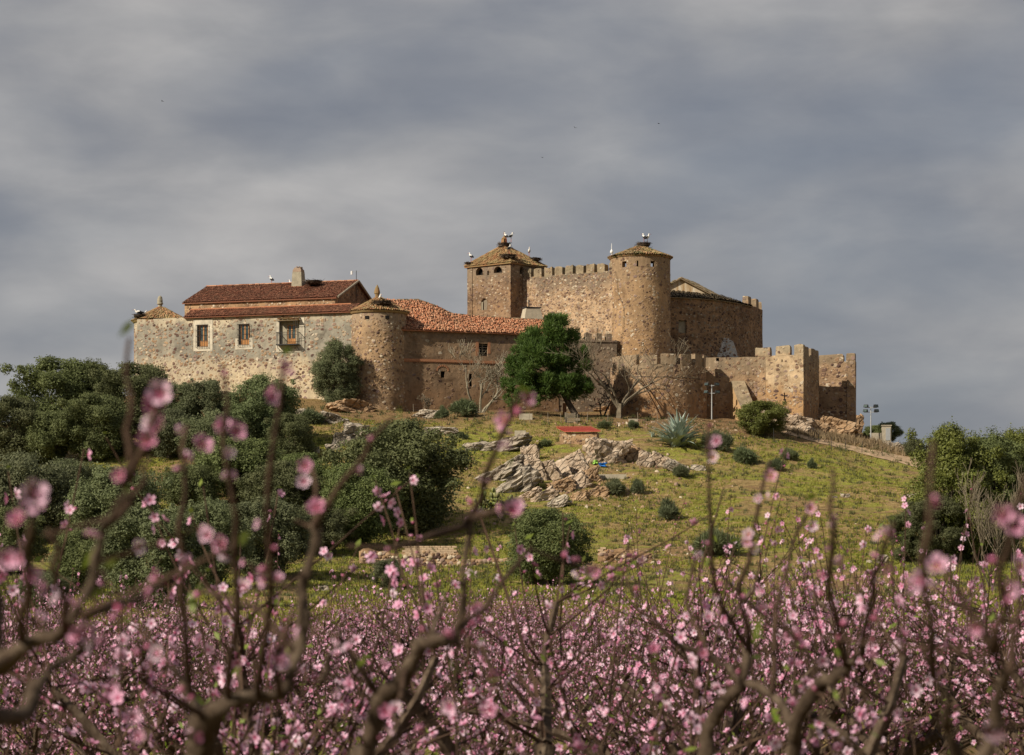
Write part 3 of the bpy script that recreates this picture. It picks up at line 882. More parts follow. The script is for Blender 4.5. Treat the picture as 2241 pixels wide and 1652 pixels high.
bal = MB(); wbox(bal, F0, F1, H3[0] - .1, H3[1] + .1, H3[2] - .14, H3[2] - .06, -.05, D + .02)
b = th.part('balcony', bal, MATS['iron']); th.part('railing', gr, MATS['iron'], b)
for e in (H3[0] + .05, (H3[0] + H3[1]) / 2, H3[1] - .05):
    br = MB(); pts = []
    for t in np.linspace(0, 1, 10): q = o_ + u_ * e + n_ * (D * (1 - t) ** 1.6 + .03); pts.append((q.x, q.y, H3[2] - .14 - .62 * t ** .8 - (.1 * math.sin(t * 6))))
    br.tube(pts, .03, 5); th.part('bracket', br, MATS['iron'], b)
cb = MB(); wbox(cb, F0, F1, H3[0] - .12, H3[1] + .12, H3[3] + .02, H3[3] + .07, -.05, .62)
q0, q1 = o_ + u_ * (H3[0] - .12) + n_ * .64, o_ + u_ * (H3[1] + .12) + n_ * .64; t0, t1 = o_ + u_ * (H3[0] - .12), o_ + u_ * (H3[1] + .12)
tile_roof(th, quad_cols((*q0, H3[3] + .10), (*q1, H3[3] + .10), (*t0, H3[3] + .32), (*t1, H3[3] + .32), .2), 'tile_old', cb, 8, .3, name='canopy')

# lean-to strip of roof, set-back upper wall, main ridge roof
def P3(s, d, z): q = o_ + u_ * s + v_ * d; return Vector((q.x, q.y, z))


def deck(*quads):
    mb = MB()
    for q in quads: mb.add(q, [tuple(range(len(q)))])
    return mb


sA, sB = on_wall(404, 695, F0, F1)[0], LF + .2; zL = 30.95
tile_roof(th, quad_cols(P3(sA, -.35, ZE + .02), P3(sB, -.35, ZE + .02), P3(sA, 1.65, zL), P3(sB, 1.65, zL), .23), 'tile_red',
          deck([P3(sA, -.33, ZE), P3(sB, -.33, ZE), P3(sB, 1.65, zL - .03), P3(sA, 1.65, zL - .03)], [P3(sA, -.33, ZE - .10), P3(sB, -.33, ZE - .10), P3(sB, -.33, ZE), P3(sA, -.33, ZE)], [P3(sA, 0, ZE - .10), P3(sB, 0, ZE - .10), P3(sB, -.33, ZE - .1), P3(sA, -.33, ZE - .1)]), 100, name='lean_to_roof')
fl = MB(); a, b_ = P3(sA, 1.6, zL + .02), P3(sB - 1, 1.6, zL + .02); fl.tube([a, b_], .13, 6); th.part('ridge_flashing', fl, MATS['tile_orange'])
sU0, sU1 = on_wall(404, 680, F0 + v_ * 1.7, F1 + v_ * 1.7)[0], on_wall(733, 660, F0 + v_ * 1.7, F1 + v_ * 1.7)[0]
U0, U1 = P3(sU0, 1.7, 0), P3(sU1, 1.7, 0); ZU, ZR, HD = 31.85, 34.35, 6.4
w2 = th.part('upper_wall', wall(U0.xy, U1.xy, 28, ZU, .7, seed=2), MATS['wall_ruin'])
scatter_stones(th, w2, plane_samples((U0.x, U0.y, 0), (U1.x, U1.y, 0), 30.9, ZU, .36, .12, .36, (), 8, .9), 'stones_pale', 60)
gb = MB(); A_, B_, C_ = P3(sU1, 1.7, ZU), P3(sU1, 1.7 + HD, ZR - .12), P3(sU1, 1.7 + 2 * HD, ZU)
gb.add([P3(sU1, 1.7, 26), P3(sU1, 1.7 + 2 * HD, 26), C_, B_, A_], [(0, 1, 2, 3, 4)])
gb.add([P3(sU0, 1.7, 26), P3(sU0, 1.7 + 2 * HD, 26), P3(sU0, 1.7 + 2 * HD, ZU), P3(sU0, 1.7 + HD, ZR - .12), P3(sU0, 1.7, ZU)], [(4, 3, 2, 1, 0)])
gb.add([P3(sU1, 1.7 + 2 * HD, 26), P3(sU0, 1.7 + 2 * HD, 26), P3(sU0, 1.7 + 2 * HD, ZU), P3(sU1, 1.7 + 2 * HD, ZU)], [(0, 1, 2, 3)])
th.part('gable_wall', gb, MATS['wall_hall'])
e = .22; k = (ZR - ZU) / HD
bk_ = [P3(sU0 - e, 1.7 - e, ZU - e * k), P3(sU1 + e, 1.7 - e, ZU - e * k), P3(sU1 + e, 1.7 + HD, ZR), P3(sU0 - e, 1.7 + HD, ZR)]
bb_ = [P3(sU1 + e, 1.7 + 2 * HD + e, ZU - e * k), P3(sU0 - e, 1.7 + 2 * HD + e, ZU - e * k), P3(sU0 - e, 1.7 + HD, ZR), P3(sU1 + e, 1.7 + HD, ZR)]
lowr = [q - Vector((0, 0, .12)) for q in bk_]
dk = deck(bk_, bb_, [lowr[0], lowr[1], bk_[1], bk_[0]], [lowr[1], lowr[2], bk_[2], bk_[1]], [lowr[3], lowr[0], bk_[0], bk_[3]], lowr[::-1])
cols = quad_cols(*[bk_[i] + Vector((0, 0, .02)) for i in (0, 1, 3, 2)], .23) + quad_cols(*[bb_[i] + Vector((0, 0, .02)) for i in (0, 1, 3, 2)], .30)
rf = tile_roof(th, cols, 'tile_red', dk, 110, name='main_roof', seed=4)
ridge_tiles(th, rf, bk_[3] + Vector((0, 0, .03)), bk_[2] + Vector((0, 0, .03)), 'tile_orange', 5)
vb = MB(); vb.tube([A_ + Vector((0, 0, .0)) + (u_ * .33).to_3d(), B_ + Vector((0, 0, .12)) + (u_ * .33).to_3d()], .13, 6); vb.tube([B_ + Vector((0, 0, .12)) + (u_ * .33).to_3d(), C_ + (u_ * .33).to_3d()], .13, 6); th.part('verge', vb, MATS['cornice'], rf)
# chimney on the front slope
cd = 1.7 + HD - 1.1; s_c = on_wall(653, 625, P3(0, cd, 0).xy, P3(10, cd, 0).xy)[0]; c = P3(s_c, cd, ZU + k * (cd - 1.7))
ch = MB(); rz = math.atan2(u_.y, u_.x); ch.box((c.x, c.y, c.z + .55), 1.25, 1.25, 1.9, rz, .84)
cp_ = th.part('chimney', ch, MATS['grey_render'])
ct = MB(); ct.box((c.x, c.y, c.z + 1.65), 1.05, 1.05, .3, rz, .9); ct.box((c.x, c.y, c.z + 1.9), .85, .85, .2, rz, .8)
rr = random.Random(3)
for q in range(14): ct.box((c.x + rr.uniform(-.35, .35), c.y + rr.uniform(-.35, .35), c.z + 2.0 + rr.uniform(-.05, .12)), .25, .14, .07, rr.uniform(0, 3))
ct.jitter(.04, 3, 2); th.part('chimney_cap', ct, MATS['brick_worn'], cp_)
cb = MB(); cb.box((c.x, c.y, c.z - .30), 1.55, 1.55, .28, rz); th.part('chimney_flashing', cb, MATS['tile_orange'], cp_)


def finial(th, c, s, mat, pa, pointed=True):
    mb = MB()
    prof = [(.42, 0), (.42, .12), (.26, .18), (.25, .55), (.33, .60), (.36, .68), (.33, .95), (.22, 1.3), (.10, 1.55), (.02, 1.7)] if pointed else [(.42, 0), (.42, .12), (.27, .18), (.27, .58), (.42, .64), (.42, .74), (.36, .82), (.36, 1.15), (.27, 1.55), (.12, 1.72), (.03, 1.75)]
    mb.lathe(c, [(r * s, z * s) for r, z in prof], 10); mb.jitter(.03, 3, c[0]); return th.part('finial', mb, MATS[mat], pa)


# drum at the manor's left end, under its own low cone
LTc = XY(352, 270.6); RL = 2.95
th = Thing('corner_tower', (LTc.x, LTc.y, 21), 'squat round drum at the far left end with mossy cone and worn finial', 'tower')
wl = th.part('wall', round_wall(LTc, RL + .1, RL, 17, 29.95, 44, 12, seed=3), MATS['wall_manor'], smooth=True)
scatter_stones(th, wl, round_samples(LTc, RL + .06, RL, 22, 29.8, math.pi * 1.0, math.pi * 1.9, .46, .14, .42, 3), 'stones', 90)
dk = MB(); dk.lathe((LTc.x, LTc.y, 0), [(RL + .12, 29.78), (RL + .25, 29.95), (.3, 31.5)], 40, close=False)
rf = tile_roof(th, cone_cols(LTc, RL + .28, 29.98, 31.55, .27, .3), 'tile_old', dk, 60, rough=.045, seed=2)
finial(th, (LTc.x - .1, LTc.y, 31.4), .86, 'grey_render', rf, False)

# round corner tower between the manor and the middle wing
C1 = XY(828, 261.6); R1 = 3.0
th = Thing('corner_tower', (C1.x, C1.y, 18.5), 'round tower with low tiled cone and yellow pointed finial beside the manor', 'tower')
wl = th.part('wall', round_wall(C1, R1 + .12, R1, 14, 29.75, 60, 16, seed=4), MATS['wall_manor_tower'], smooth=True)
scatter_stones(th, wl, round_samples(C1, R1 + .1, R1, 18.6, 29.4, math.pi * 1.02, math.pi * 1.98, .42, .12, .42, 7), 'stones', 220)
dk = MB(); dk.lathe((C1.x, C1.y, 0), [(R1 - .1, 29.7), (R1 + .14, 29.72), (R1 + .26, 29.9), (.3, 31.5)], 44, close=False)
rf = tile_roof(th, cone_cols(C1, R1 + .30, 29.93, 31.55, .27, .28), 'tile_old', dk, 70, rough=.05, seed=3)
finial(th, (C1.x - .15, C1.y, 31.45), .92, 'tile_keep', rf, True)
for px_ in (806, 850):
    a = math.asin((px_ - 828) / 61.5) - math.pi / 2; mb = MB(); q = Vector((C1.x + (R1 - .1) * math.cos(a), C1.y + (R1 - .1) * math.sin(a), 29.15)); mb.box(q, .42, .42, .32, a); th.part('vent', mb, MATS['dark_void'], wl)

# ------------------------------------------------------------------ middle wing
G0, G1 = XY(878, 260.4), XY(1222, 266.2); ZW = 27.98
th = Thing('middle_wing', ((G0.x + G1.x) / 2, (G0.y + G1.y) / 2, 19), 'low plastered wing with bright orange tile roof behind the pine', 'building')
o_, u_, n_ = facing(G0, G1); v_ = -n_; LG = (G1 - G0).length
HW = [hole(1047, 1067, 752, 779, G0, G1), hole(964, 973, 812, 826, G0, G1), hole(1026.5, 1033, 818, 845, G0, G1)]
wl = th.part('wall', wall(G0, G1, 15, ZW, .8, HW, .4, seed=5), MATS['wall_wing'])
scatter_stones(th, wl, plane_samples((*G0, 0), (*G1, 0), 18.8, ZW - .3, .62, .1, .3, HW, 13, .7), 'stones_dark', 90)
for i, H in enumerate(HW):
    mb = MB(); wbox(mb, G0, G1, H[0] - .02, H[1] + .02, H[2] - .02, H[3] + .02, -.45, -.37); f = th.part('window', mb, MATS['dark_void'])
    if i == 0:
        g_ = MB()
        for kk in range(5): z = H[2] + .12 + kk * .27; wbox(g_, G0, G1, H[0], H[1], z, z + .07, -.33, -.28)
        wbox(g_, G0, G1, H[0] + .45, H[0] + .52, H[2], H[3], -.27, -.24); th.part('shutter_bars', g_, MATS['wood_grey'], f)
        b2 = MB(); wbox(b2, G0, G1, H[0] - .32, H[0] - .01, H[2], H[3] + .2, -.02, .03); wbox(b2, G0, G1, H[1] + .01, H[1] + .3, H[2] + .3, H[3] + .2, -.02, .03); th.part('jamb', b2, MATS['brick_red'], f)
    if i == 1:
        nb = 9
        for kk in range(nb):
            t = math.pi * kk / (nb - 1); b2 = MB(); cx = (H[0] + H[1]) / 2 - .62 * math.cos(t); cz = H[3] + .10 + .48 * math.sin(t); wbox(b2, G0, G1, cx - .07, cx + .07, cz - .1, cz + .1, -.02, .05); th.part('brick', b2, MATS['brick_red'], f)
zs_ = 24.78; sc_m = MB(); wbox(sc_m, G0, G1, 0, LG, zs_ - .13, zs_ + .13, -.05, .10); wbox(sc_m, G0, G1, 0, LG, zs_ - .22, zs_ - .14, -.05, .05); th.part('string_course', sc_m, MATS['brick_red'])
# roof: high at the left, stepping down to a long low ridge
eav = [P3(s, -.40, ZW + .0) for s in np.linspace(-.2, LG, 15)]
rp = [(868, 657, 6.6), (915, 657, 6.6), (950, 669, 6.3), (990, 688, 6), (1060, 694, 6), (1145, 699, 6), (1232, 703, 6)]
rid = []
for px_, row_, dd_ in rp:
    s, z = on_wall(px_, row_, P3(0, dd_, 0).xy, P3(10, dd_, 0).xy); rid.append((s, dd_, z))
rs = [q[0] for q in rid]
def ridge_at(s): return P3(s, float(np.interp(s, rs, [q[1] for q in rid])), float(np.interp(s, rs, [q[2] for q in rid])))
ss = np.linspace(-.2, LG + .2, 30); dk = MB(); cols = []
for a, b in zip(ss[:-1], ss[1:]):
    ra, rb = ridge_at(a), ridge_at(b); ea, eb = P3(a, -.4, ZW), P3(b, -.4, ZW)
    dk.add([ea, eb, rb, ra], [(0, 1, 2, 3)]); dk.add([ra, rb, P3(b, 12, ZW), P3(a, 12, ZW)], [(0, 1, 2, 3)]); dk.add([P3(a, -.4, ZW - .1), P3(b, -.4, ZW - .1), eb, ea], [(0, 1, 2, 3)])
    dk.add([P3(a, .1, ZW - .1), P3(b, .1, ZW - .1), P3(b, -.4, ZW - .1), P3(a, -.4, ZW - .1)], [(0, 1, 2, 3)])
    cols += quad_cols(ea + Vector((0, 0, .03)), eb + Vector((0, 0, .03)), ra + Vector((0, 0, .03)), rb + Vector((0, 0, .03)), .25)
dk.add([P3(-.2, -.4, ZW), ridge_at(-.2), P3(-.2, 12, ZW)], [(0, 1, 2)])
rf = tile_roof(th, cols, 'tile_orange', dk, 90, rough=.075, seed=6)
for (a, b) in zip(rid[:-1], rid[1:]): ridge_tiles(th, rf, P3(*a), P3(*b), 'tile_grey', 3, .34)
dpt = 7.0; s_c, z_c = on_wall(1163, 705, P3(0, dpt, 0).xy, P3(10, dpt, 0).xy); c = P3(s_c, dpt, 0); zt_ = on_wall(1163, 676, P3(0, dpt, 0).xy, P3(10, dpt, 0).xy)[1]
mb = MB(); rz = math.atan2(u_.y, u_.x); mb.box((c.x, c.y, (27.5 + zt_) / 2), 3.4, 2.4, zt_ - 27.5, rz, .50); cm = th.part('chimney', mb, MATS['concrete'], label='broad tapering plastered chimney behind the orange roof')
mb = MB(); mb.box((c.x, c.y, zt_ + .12), 1.9, 1.3, .10, rz + .03); mb.tube([(c.x - .3, c.y, zt_), (c.x - .32, c.y, zt_ + 1.05)], .07, 6); th.part('chimney_cap', mb, MATS['iron'], cm)

# short battlemented curtain between the wing and the big round tower (in the pine's lee)
E0, E1 = XY(1215, 266.2), XY(1350, 267.6)
th = Thing('curtain_wall', ((E0.x + E1.x) / 2, (E0.y + E1.y) / 2, 19), 'low battlemented wall in shade between the pine and big round tower', 'wall')
o_, u_, n_ = facing(E0, E1)
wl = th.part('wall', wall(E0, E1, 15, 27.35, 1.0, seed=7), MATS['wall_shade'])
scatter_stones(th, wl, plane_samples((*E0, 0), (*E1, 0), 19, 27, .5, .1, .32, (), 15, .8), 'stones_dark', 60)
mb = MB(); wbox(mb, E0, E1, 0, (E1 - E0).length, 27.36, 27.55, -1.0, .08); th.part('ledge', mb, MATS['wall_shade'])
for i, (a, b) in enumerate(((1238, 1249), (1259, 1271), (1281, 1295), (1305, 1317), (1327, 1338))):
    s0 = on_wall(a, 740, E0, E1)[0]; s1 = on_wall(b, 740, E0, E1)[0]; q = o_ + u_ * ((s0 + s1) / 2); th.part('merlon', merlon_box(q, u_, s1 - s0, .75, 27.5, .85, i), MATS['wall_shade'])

# ------------------------------------------------------------------ square keep
K0 = XY(1117, 274.0); KL = XY(1022, 277.9); KR = XY(1191, 278.3); KB = KL + KR - K0; ZK = 37.1
th = Thing('keep_tower', ((K0.x + KB.x) / 2, (K0.y + KB.y) / 2, 22), 'square keep with pyramid tile roof and arched openings under its eaves', 'tower')
HL = [hole(1041, 1056.5, 585, 603, KL, K0), hole(1080, 1098, 582, 598, KL, K0), hole(1066, 1069.5, 592, 602, KL, K0), hole(1053, 1066, 652, 679, KL, K0)]
HR = [hole(1137, 1145, 584, 600, K0, KR)]
wl = th.part('wall', wall(KL, K0, 17, ZK, .8, HL, .5, seed=8), MATS['wall_keep'])
w2 = th.part('side_wall', wall(K0, KR, 17, ZK, .8, HR, .5, seed=8), MATS['wall_keep'])
w3 = th.part('rear_wall', wall(KR, KB, 17, ZK, .8, seed=8), MATS['wall_keep']); w3 = th.part('rear_wall', wall(KB, KL, 17, ZK, .8, seed=8), MATS['wall_keep'])
scatter_stones(th, wl, plane_samples((*KL, 0), (*K0, 0), 30, ZK - 1.6, .36, .1, .3, HL, 21, .8), 'stones', 120)
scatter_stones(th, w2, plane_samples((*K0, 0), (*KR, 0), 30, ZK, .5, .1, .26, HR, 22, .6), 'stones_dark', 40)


def arch_fill(P0, P1, H, mat, th, wl, depth=.5, th_=.02):
    """brick arch head that rounds the top of an opening, and the dark inside"""
    w = H[1] - H[0]; mb = MB(); zc = H[3] - w / 2; n = 10; o, u, nn = facing(P0, P1)
    for sgn in (0, 1):
        for d in (.012, -depth):
            pass
    pts = [(H[0], zc)] + [((H[0] + H[1]) / 2 - w / 2 * math.cos(math.pi * i / n), zc + w / 2 * math.sin(math.pi * i / n)) for i in range(n + 1)] + [(H[1], zc)]
    for i in range(1, n + 1):
        a, b = pts[i], pts[i + 1]; V = []
        for d in (.015, -depth):
            for (s, z) in (a, b, (b[0], H[3] + .02), (a[0], H[3] + .02)): q = o + u * s + nn * d; V.append((q.x, q.y, z))
        mb.add(V, [(0, 1, 2, 3), (4, 7, 6, 5), (0, 4, 5, 1)])
    th.part('arch', mb, MATS[mat], wl)
    bk = MB(); wbox(bk, P0, P1, H[0] - .05, H[1] + .05, H[2] - .05, H[3] + .05, -depth - .3, -depth - .05); th.part('opening', bk, MATS['dark_void'], wl)


for H in HL[:2]: arch_fill(KL, K0, H, 'wall_keep', th, wl)
arch_fill(K0, KR, HR[0], 'wall_keep', th, w2)
bk = MB(); wbox(bk, KL, K0, HL[2][0] - .02, HL[2][1] + .02, HL[2][2], HL[2][3], -.55, -.45); th.part('opening', bk, MATS['dark_void'], wl)
H = HL[3]; arch_fill(KL, K0, H, 'wall_keep', th, wl, .2)
mb = MB(); wbox(mb, KL, K0, H[0], H[1], H[2], H[3], -.30, -.22)
for kk in range(5): wbox(mb, KL, K0, H[0] + .03 + kk * .15, H[0] + .06 + kk * .15, H[2], H[3], -.22, -.18)
th.part('shutter', mb, MATS['wood_grey'], wl); mb = MB(); wbox(mb, KL, K0, H[0] - .02, H[0] + .16, H[2], H[3] - .4, -.2, -.03); th.part('jamb', mb, MATS['grey_render'], wl)
cen = (K0 + KB) / 2; AP = Vector((cen.x - .2, cen.y, 39.65)); ov = 1.075
crn = [Vector((*(cen + (q - cen) * ov), ZK - .02)) for q in (KL, K0, KR, KB)]
dk = MB()
for i in range(4): dk.add([crn[i], crn[(i + 1) % 4], AP], [(0, 1, 2)])
dk.add([q - Vector((0, 0, .12)) for q in crn], [(3, 2, 1, 0)])
for i in range(4): a, b = crn[i], crn[(i + 1) % 4]; z = Vector((0, 0, .12)); dk.add([a - z, b - z, b, a], [(0, 1, 2, 3)])
cols = []
for i in range(4): z = Vector((0, 0, .03)); cols += para_cols(crn[i] + z, crn[(i + 1) % 4] + z, AP + z, AP + z, .25)
rf = tile_roof(th, cols, 'tile_keep', dk, 80, rough=.05, seed=9)
for i in range(4): ridge_tiles(th, rf, crn[i] + Vector((0, 0, .05)), AP, 'tile_keep', i, .32)
mb = MB(); mb.box((AP.x, AP.y, AP.z + .25), .55, .55, .9, .7, .8); mb.lathe((AP.x, AP.y, AP.z + .7), [(.32, 0), (.02, .35)], 6); mb.tube([AP + Vector((0, 0, .9)), AP + Vector((0, 0, 1.55))], .035, 5); th.part('finial', mb, MATS['tile_keep'], rf)

# ------------------------------------------------------------------ upper curtain wall with battlements
J0 = K0 + (KR - K0) * .36; J1 = XY(1341, 269.5); ZC = 35.55
th = Thing('upper_curtain_wall', ((J0.x + J1.x) / 2, (J0.y + J1.y) / 2, 22), 'tall sunlit rubble wall with row of square merlons above the pine', 'wall')
o_, u_, n_ = facing(J0, J1); LJ = (J1 - J0).length
wl = th.part('wall', wall(J0, J1, 17, ZC, 1.3, seed=10, ragged=.12), MATS['wall_upper'])
scatter_stones(th, wl, plane_samples((*J0, 0), (*J1, 0), 27.5, ZC - .2, .33, .12, .34, (), 31, .95), 'stones', 300)
np_ = LJ / 8.55
for i in range(9):
    s = (i + .42) * np_; w = np_ * .72 if i < 8 else np_ * .5
    th.part('merlon', merlon_box(o_ + u_ * s, u_, w, .8, ZC - .1, 1.02 + .05 * math.sin(i * 3.3), i + 20), MATS['merlon_lichen'])

# ------------------------------------------------------------------ big round tower
TC = XY(1400.5, 270.6); RT = 3.36; z5 = 35.72; z6 = 36.92
th = Thing('round_tower', (TC.x, TC.y, 20), 'tall round tower with low mossy cone roof and openings showing sky', 'tower')
wl = th.part('wall', round_wall(TC, RT + .12, RT, 15, z5, 72, 24, seed=11), MATS['wall_round'], smooth=True)
scatter_stones(th, wl, round_samples(TC, RT + .06, RT - .01, 25, z5, math.pi * 1.02, math.pi * 1.98, .36, .1, .32, 41, .9), 'stones', 280)
da = lambda px_: math.asin(max(-1, min(1, (px_ - 1400.5) / 66.0))) - math.pi / 2
gaps = [(da(1358.5), da(1367.5)), (da(1389.5), da(1393)), (da(1419.5), da(1429.5))]
# matching openings on the far side so that the sky shows through
far = []
for a, b in (gaps[0], gaps[2]):
    m_ = (a + b) / 2; q = Vector((TC.x + RT * math.cos(m_), TC.y + RT * math.sin(m_))); dv = q.normalized()
    rel = q - TC; bq = -2 * rel.dot(dv); ex = q + dv * bq; am = math.atan2(ex.y - TC.y, ex.x - TC.x); far.append((am - .26, am + .26))
edges = sorted(gaps + [(x - 2 * math.pi if x > math.pi / 2 + .8 else x, y - 2 * math.pi if x > math.pi / 2 + .8 else y) for x, y in far])
edges = sorted([((a + 2 * math.pi) % (2 * math.pi), (b + 2 * math.pi) % (2 * math.pi)) for a, b in edges])
for i, (a, b) in enumerate(edges):
    nxt = edges[(i + 1) % len(edges)][0]
    if nxt < b: nxt += 2 * math.pi
    th.part('parapet', arc_block(TC, RT - .55, RT, b, nxt, z5 - .02, z6, max(3, int((nxt - b) * 9)), .03, 11.0), MATS['wall_round'], wl)
for a, b in gaps: th.part('lintel', arc_block(TC, RT - .5, RT - .02, a - .01, b + .01, 36.38, z6 - .01, 3, .02, 11.0), MATS['wall_round'], wl)
dk = MB(); dk.lathe((TC.x, TC.y, 0), [(RT - .6, z6 - .02), (RT + .08, z6), (RT + .18, z6 + .14), (.3, 38.35)], 48, close=False)
rf = tile_roof(th, cone_cols(TC, RT + .24, z6 + .16, 38.4, .27, .3), 'tile_moss', dk, 80, rough=.04, seed=12)
mb = MB(); pp = XY(1338, 268.2); zz = 37.15; mb.tube([(pp.x, pp.y, zz), (pp.x, pp.y, zz + 1.25)], [.05, .03], 5); mb.lathe((pp.x, pp.y, zz + .1), [(.05, 0), (.16, .1), (.18, .25), (.1, .4), (.05, .5)], 8); th.part('lightning_rod', mb, MATS['white_plastic'], rf)
mb = MB(); a = da(1390); pts = [(TC.x + (RT + .16) * math.cos(da(x)), TC.y + (RT + .16) * math.sin(da(x)), (HOR - r_) * KK * 267.3) for x, r_ in ((1347, 590), (1352, 640), (1362, 668), (1364, 690), (1360, 730), (1356, 760))]; mb.tube(pts, .02, 4); th.part('cable', mb, MATS['iron'], wl)

# ------------------------------------------------------------------ hall behind, right of the round tower
hp = [XY(1455, 272.3), XY(1520, 273.4), XY(1570, 275.2), XY(1612, 278.0), XY(1645, 281.5), XY(1668, 286.0), XY(1664, 294)]; ZH = 32.95
th = Thing('hall', (hp[2].x, hp[2].y, 22), 'shaded purple-brown rubble hall with sagging tile roof right of round tower', 'building')
Hh = hole(1484, 1502, 701, 728, hp[0], hp[1])
for i in range(6):
    hs = [Hh] if i == 0 else []
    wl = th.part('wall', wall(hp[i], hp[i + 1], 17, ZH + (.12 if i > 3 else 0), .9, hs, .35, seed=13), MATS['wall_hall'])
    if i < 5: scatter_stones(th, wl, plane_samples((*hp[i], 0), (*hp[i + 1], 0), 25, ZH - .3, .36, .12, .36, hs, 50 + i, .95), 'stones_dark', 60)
    if i == 0: mb = MB(); wbox(mb, hp[0], hp[1], Hh[0], Hh[1], Hh[2], Hh[3], -.5, -.34); th.part('blocked_window', mb, MATS['grey_render'], wl)
apx = [Vector((q.x, q.y)) for q in hp[:5]]; bck = [XY(1462, 279), XY(1530, 280.5), XY(1575, 281.5), XY(1612, 283), XY(1640, 284.5)]
zb2 = [34.45, 34.45, 34.25, 33.8, 33.2]; dk = MB(); cols = []
for i in range(4):
    out = lambda q, j: (lambda d: Vector((q.x + d.x * .3, q.y + d.y * .3)))((q - bck[j]).normalized())
    a, b = Vector((*out(apx[i], i), ZH)), Vector((*out(apx[i + 1], i + 1), ZH)); c, d = Vector((*bck[i], zb2[i])), Vector((*bck[i + 1], zb2[i + 1])); z = Vector((0, 0, .03)); y = Vector((0, 0, .1))
    dk.add([a, b, d, c], [(0, 1, 2, 3)]); dk.add([a - y, b - y, b, a], [(0, 1, 2, 3)]); cols += quad_cols(a + z, b + z, c + z, d + z, .25)
tile_roof(th, cols, 'tile_grey', dk, 70, rough=.08, seed=14)
gy = 279.2; gpts = [W(1455, 628, gy), W(1490, 610.5, gy), W(1556, 645, gy), W(1556, 665, gy), W(1455, 665, gy)]; back = [q + Vector((2.0, 6, .2)) for q in gpts]
mb = MB(); mb.add(gpts, [(4, 3, 2, 1, 0)]); mb.add([gpts[2], gpts[3], back[3], back[2]], [(0, 1, 2, 3)]); mb.jitter(.04, 1, 3); th.part('gable_wall', mb, MATS['stained_render'], label='stained whitewashed gable')
mb = MB(); up = Vector((0, 0, .08)); fr = Vector((-.06, -.35, 0))
A, B, C = gpts[0] + up + fr, gpts[1] + up + fr, gpts[2] + up + fr; A2, B2, C2 = back[0] + up, back[1] + up, back[2] + up
mb.add([A, B, B2, A2], [(3, 2, 1, 0)]); mb.add([B, C, C2, B2], [(3, 2, 1, 0)]); y = Vector((0, 0, .12)); mb.add([A - y, B - y, C - y, C, B, A], [(0, 1, 4, 5), (1, 2, 3, 4)])
cols = quad_cols(C, C2, B, B2, .25) + quad_cols(A2, A, B2, B, .25)
tile_roof(th, cols, 'tile_grey', mb, 30, rough=.07, seed=15, name='gable_roof')
for i, (px_, y_, w) in enumerate(((1640, 281.3, 1.3), (1657, 284.0, 1.35), (1665.5, 287.3, 1.2))):
    d = (hp[5] - hp[4]).normalized() if i < 2 else (hp[6] - hp[5]).normalized(); th.part('merlon', merlon_box(XY(px_, y_), d, w, .7, ZH + .0, 1.15, 60 + i), MATS['wall_barbican'])
# pale grey stone prop against the hall
bc = XY(1586, 276.2); mb = MB(); mb.lathe((bc.x, bc.y, 0), [(3.4, 20), (2.2, 24), (1.45, 26.6), (.85, 28.0), (.4, 28.6), (.05, 28.8)], 22, close=False); mb.jitter(.3, .7, 4); bp = th.part('buttress', mb, MATS['grey_rubble'], label='pale grey rubble prop')
scatter_stones(th, bp, round_samples(bc, 1.7, .5, 26.2, 28.7, math.pi, 2 * math.pi, .34, .14, .36, 66, .9), 'stones', 40)

# ------------------------------------------------------------------ outer barbican: round front, straight link, square tower, far tower
BC = XY(1440, 262.2); RB = 5.2; ZB = 23.98
th = Thing('barbican', (BC.x, BC.y, 18), 'broad round bastion with blunt merlons in front of the big tower', 'bastion')
wl = th.part('wall', round_wall(BC, RB + .18, RB, 14, ZB, 90, 16, seed=16), MATS['wall_barbican'], smooth=True)
scatter_stones(th, wl, round_samples(BC, RB + .08, RB, 18.6, ZB, math.pi * 1.0, math.pi * 1.98, .42, .12, .36, 71, .85), 'stones', 280)
db = lambda px_: math.asin(max(-1, min(1, (px_ - 1440) / 106.5))) - math.pi / 2
for i, (a, b, z) in enumerate(((1337, 1387, 25.05), (1394, 1431, 24.9), (1439, 1472, 25.1), (1484, 1507, 25.08), (1516, 1534, 25.25), (1537.5, 1544, 25.3))):
    th.part('merlon', arc_block(BC, RB - .6, RB + .01, db(a), db(b), ZB - .05, z, 6, .05, i), MATS['wall_barbican'], wl)
mb = MB()
for x0, x1 in ((1350, 1395), (1395, 1450), (1450, 1500), (1500, 1540)):
    mb.tube([(BC.x + (RB + .13) * math.cos(db(x)), BC.y + (RB + .13) * math.sin(db(x)), (HOR - r_) * KK * 257.3) for x, r_ in ((x0, 822 + (x0 - 1350) * .02), ((x0 + x1) / 2, 824 + (x0 - 1350) * .02), (x1, 822 + (x1 - 1350) * .02))], .02, 4)
th.part('cable', mb, MATS['iron'], wl)

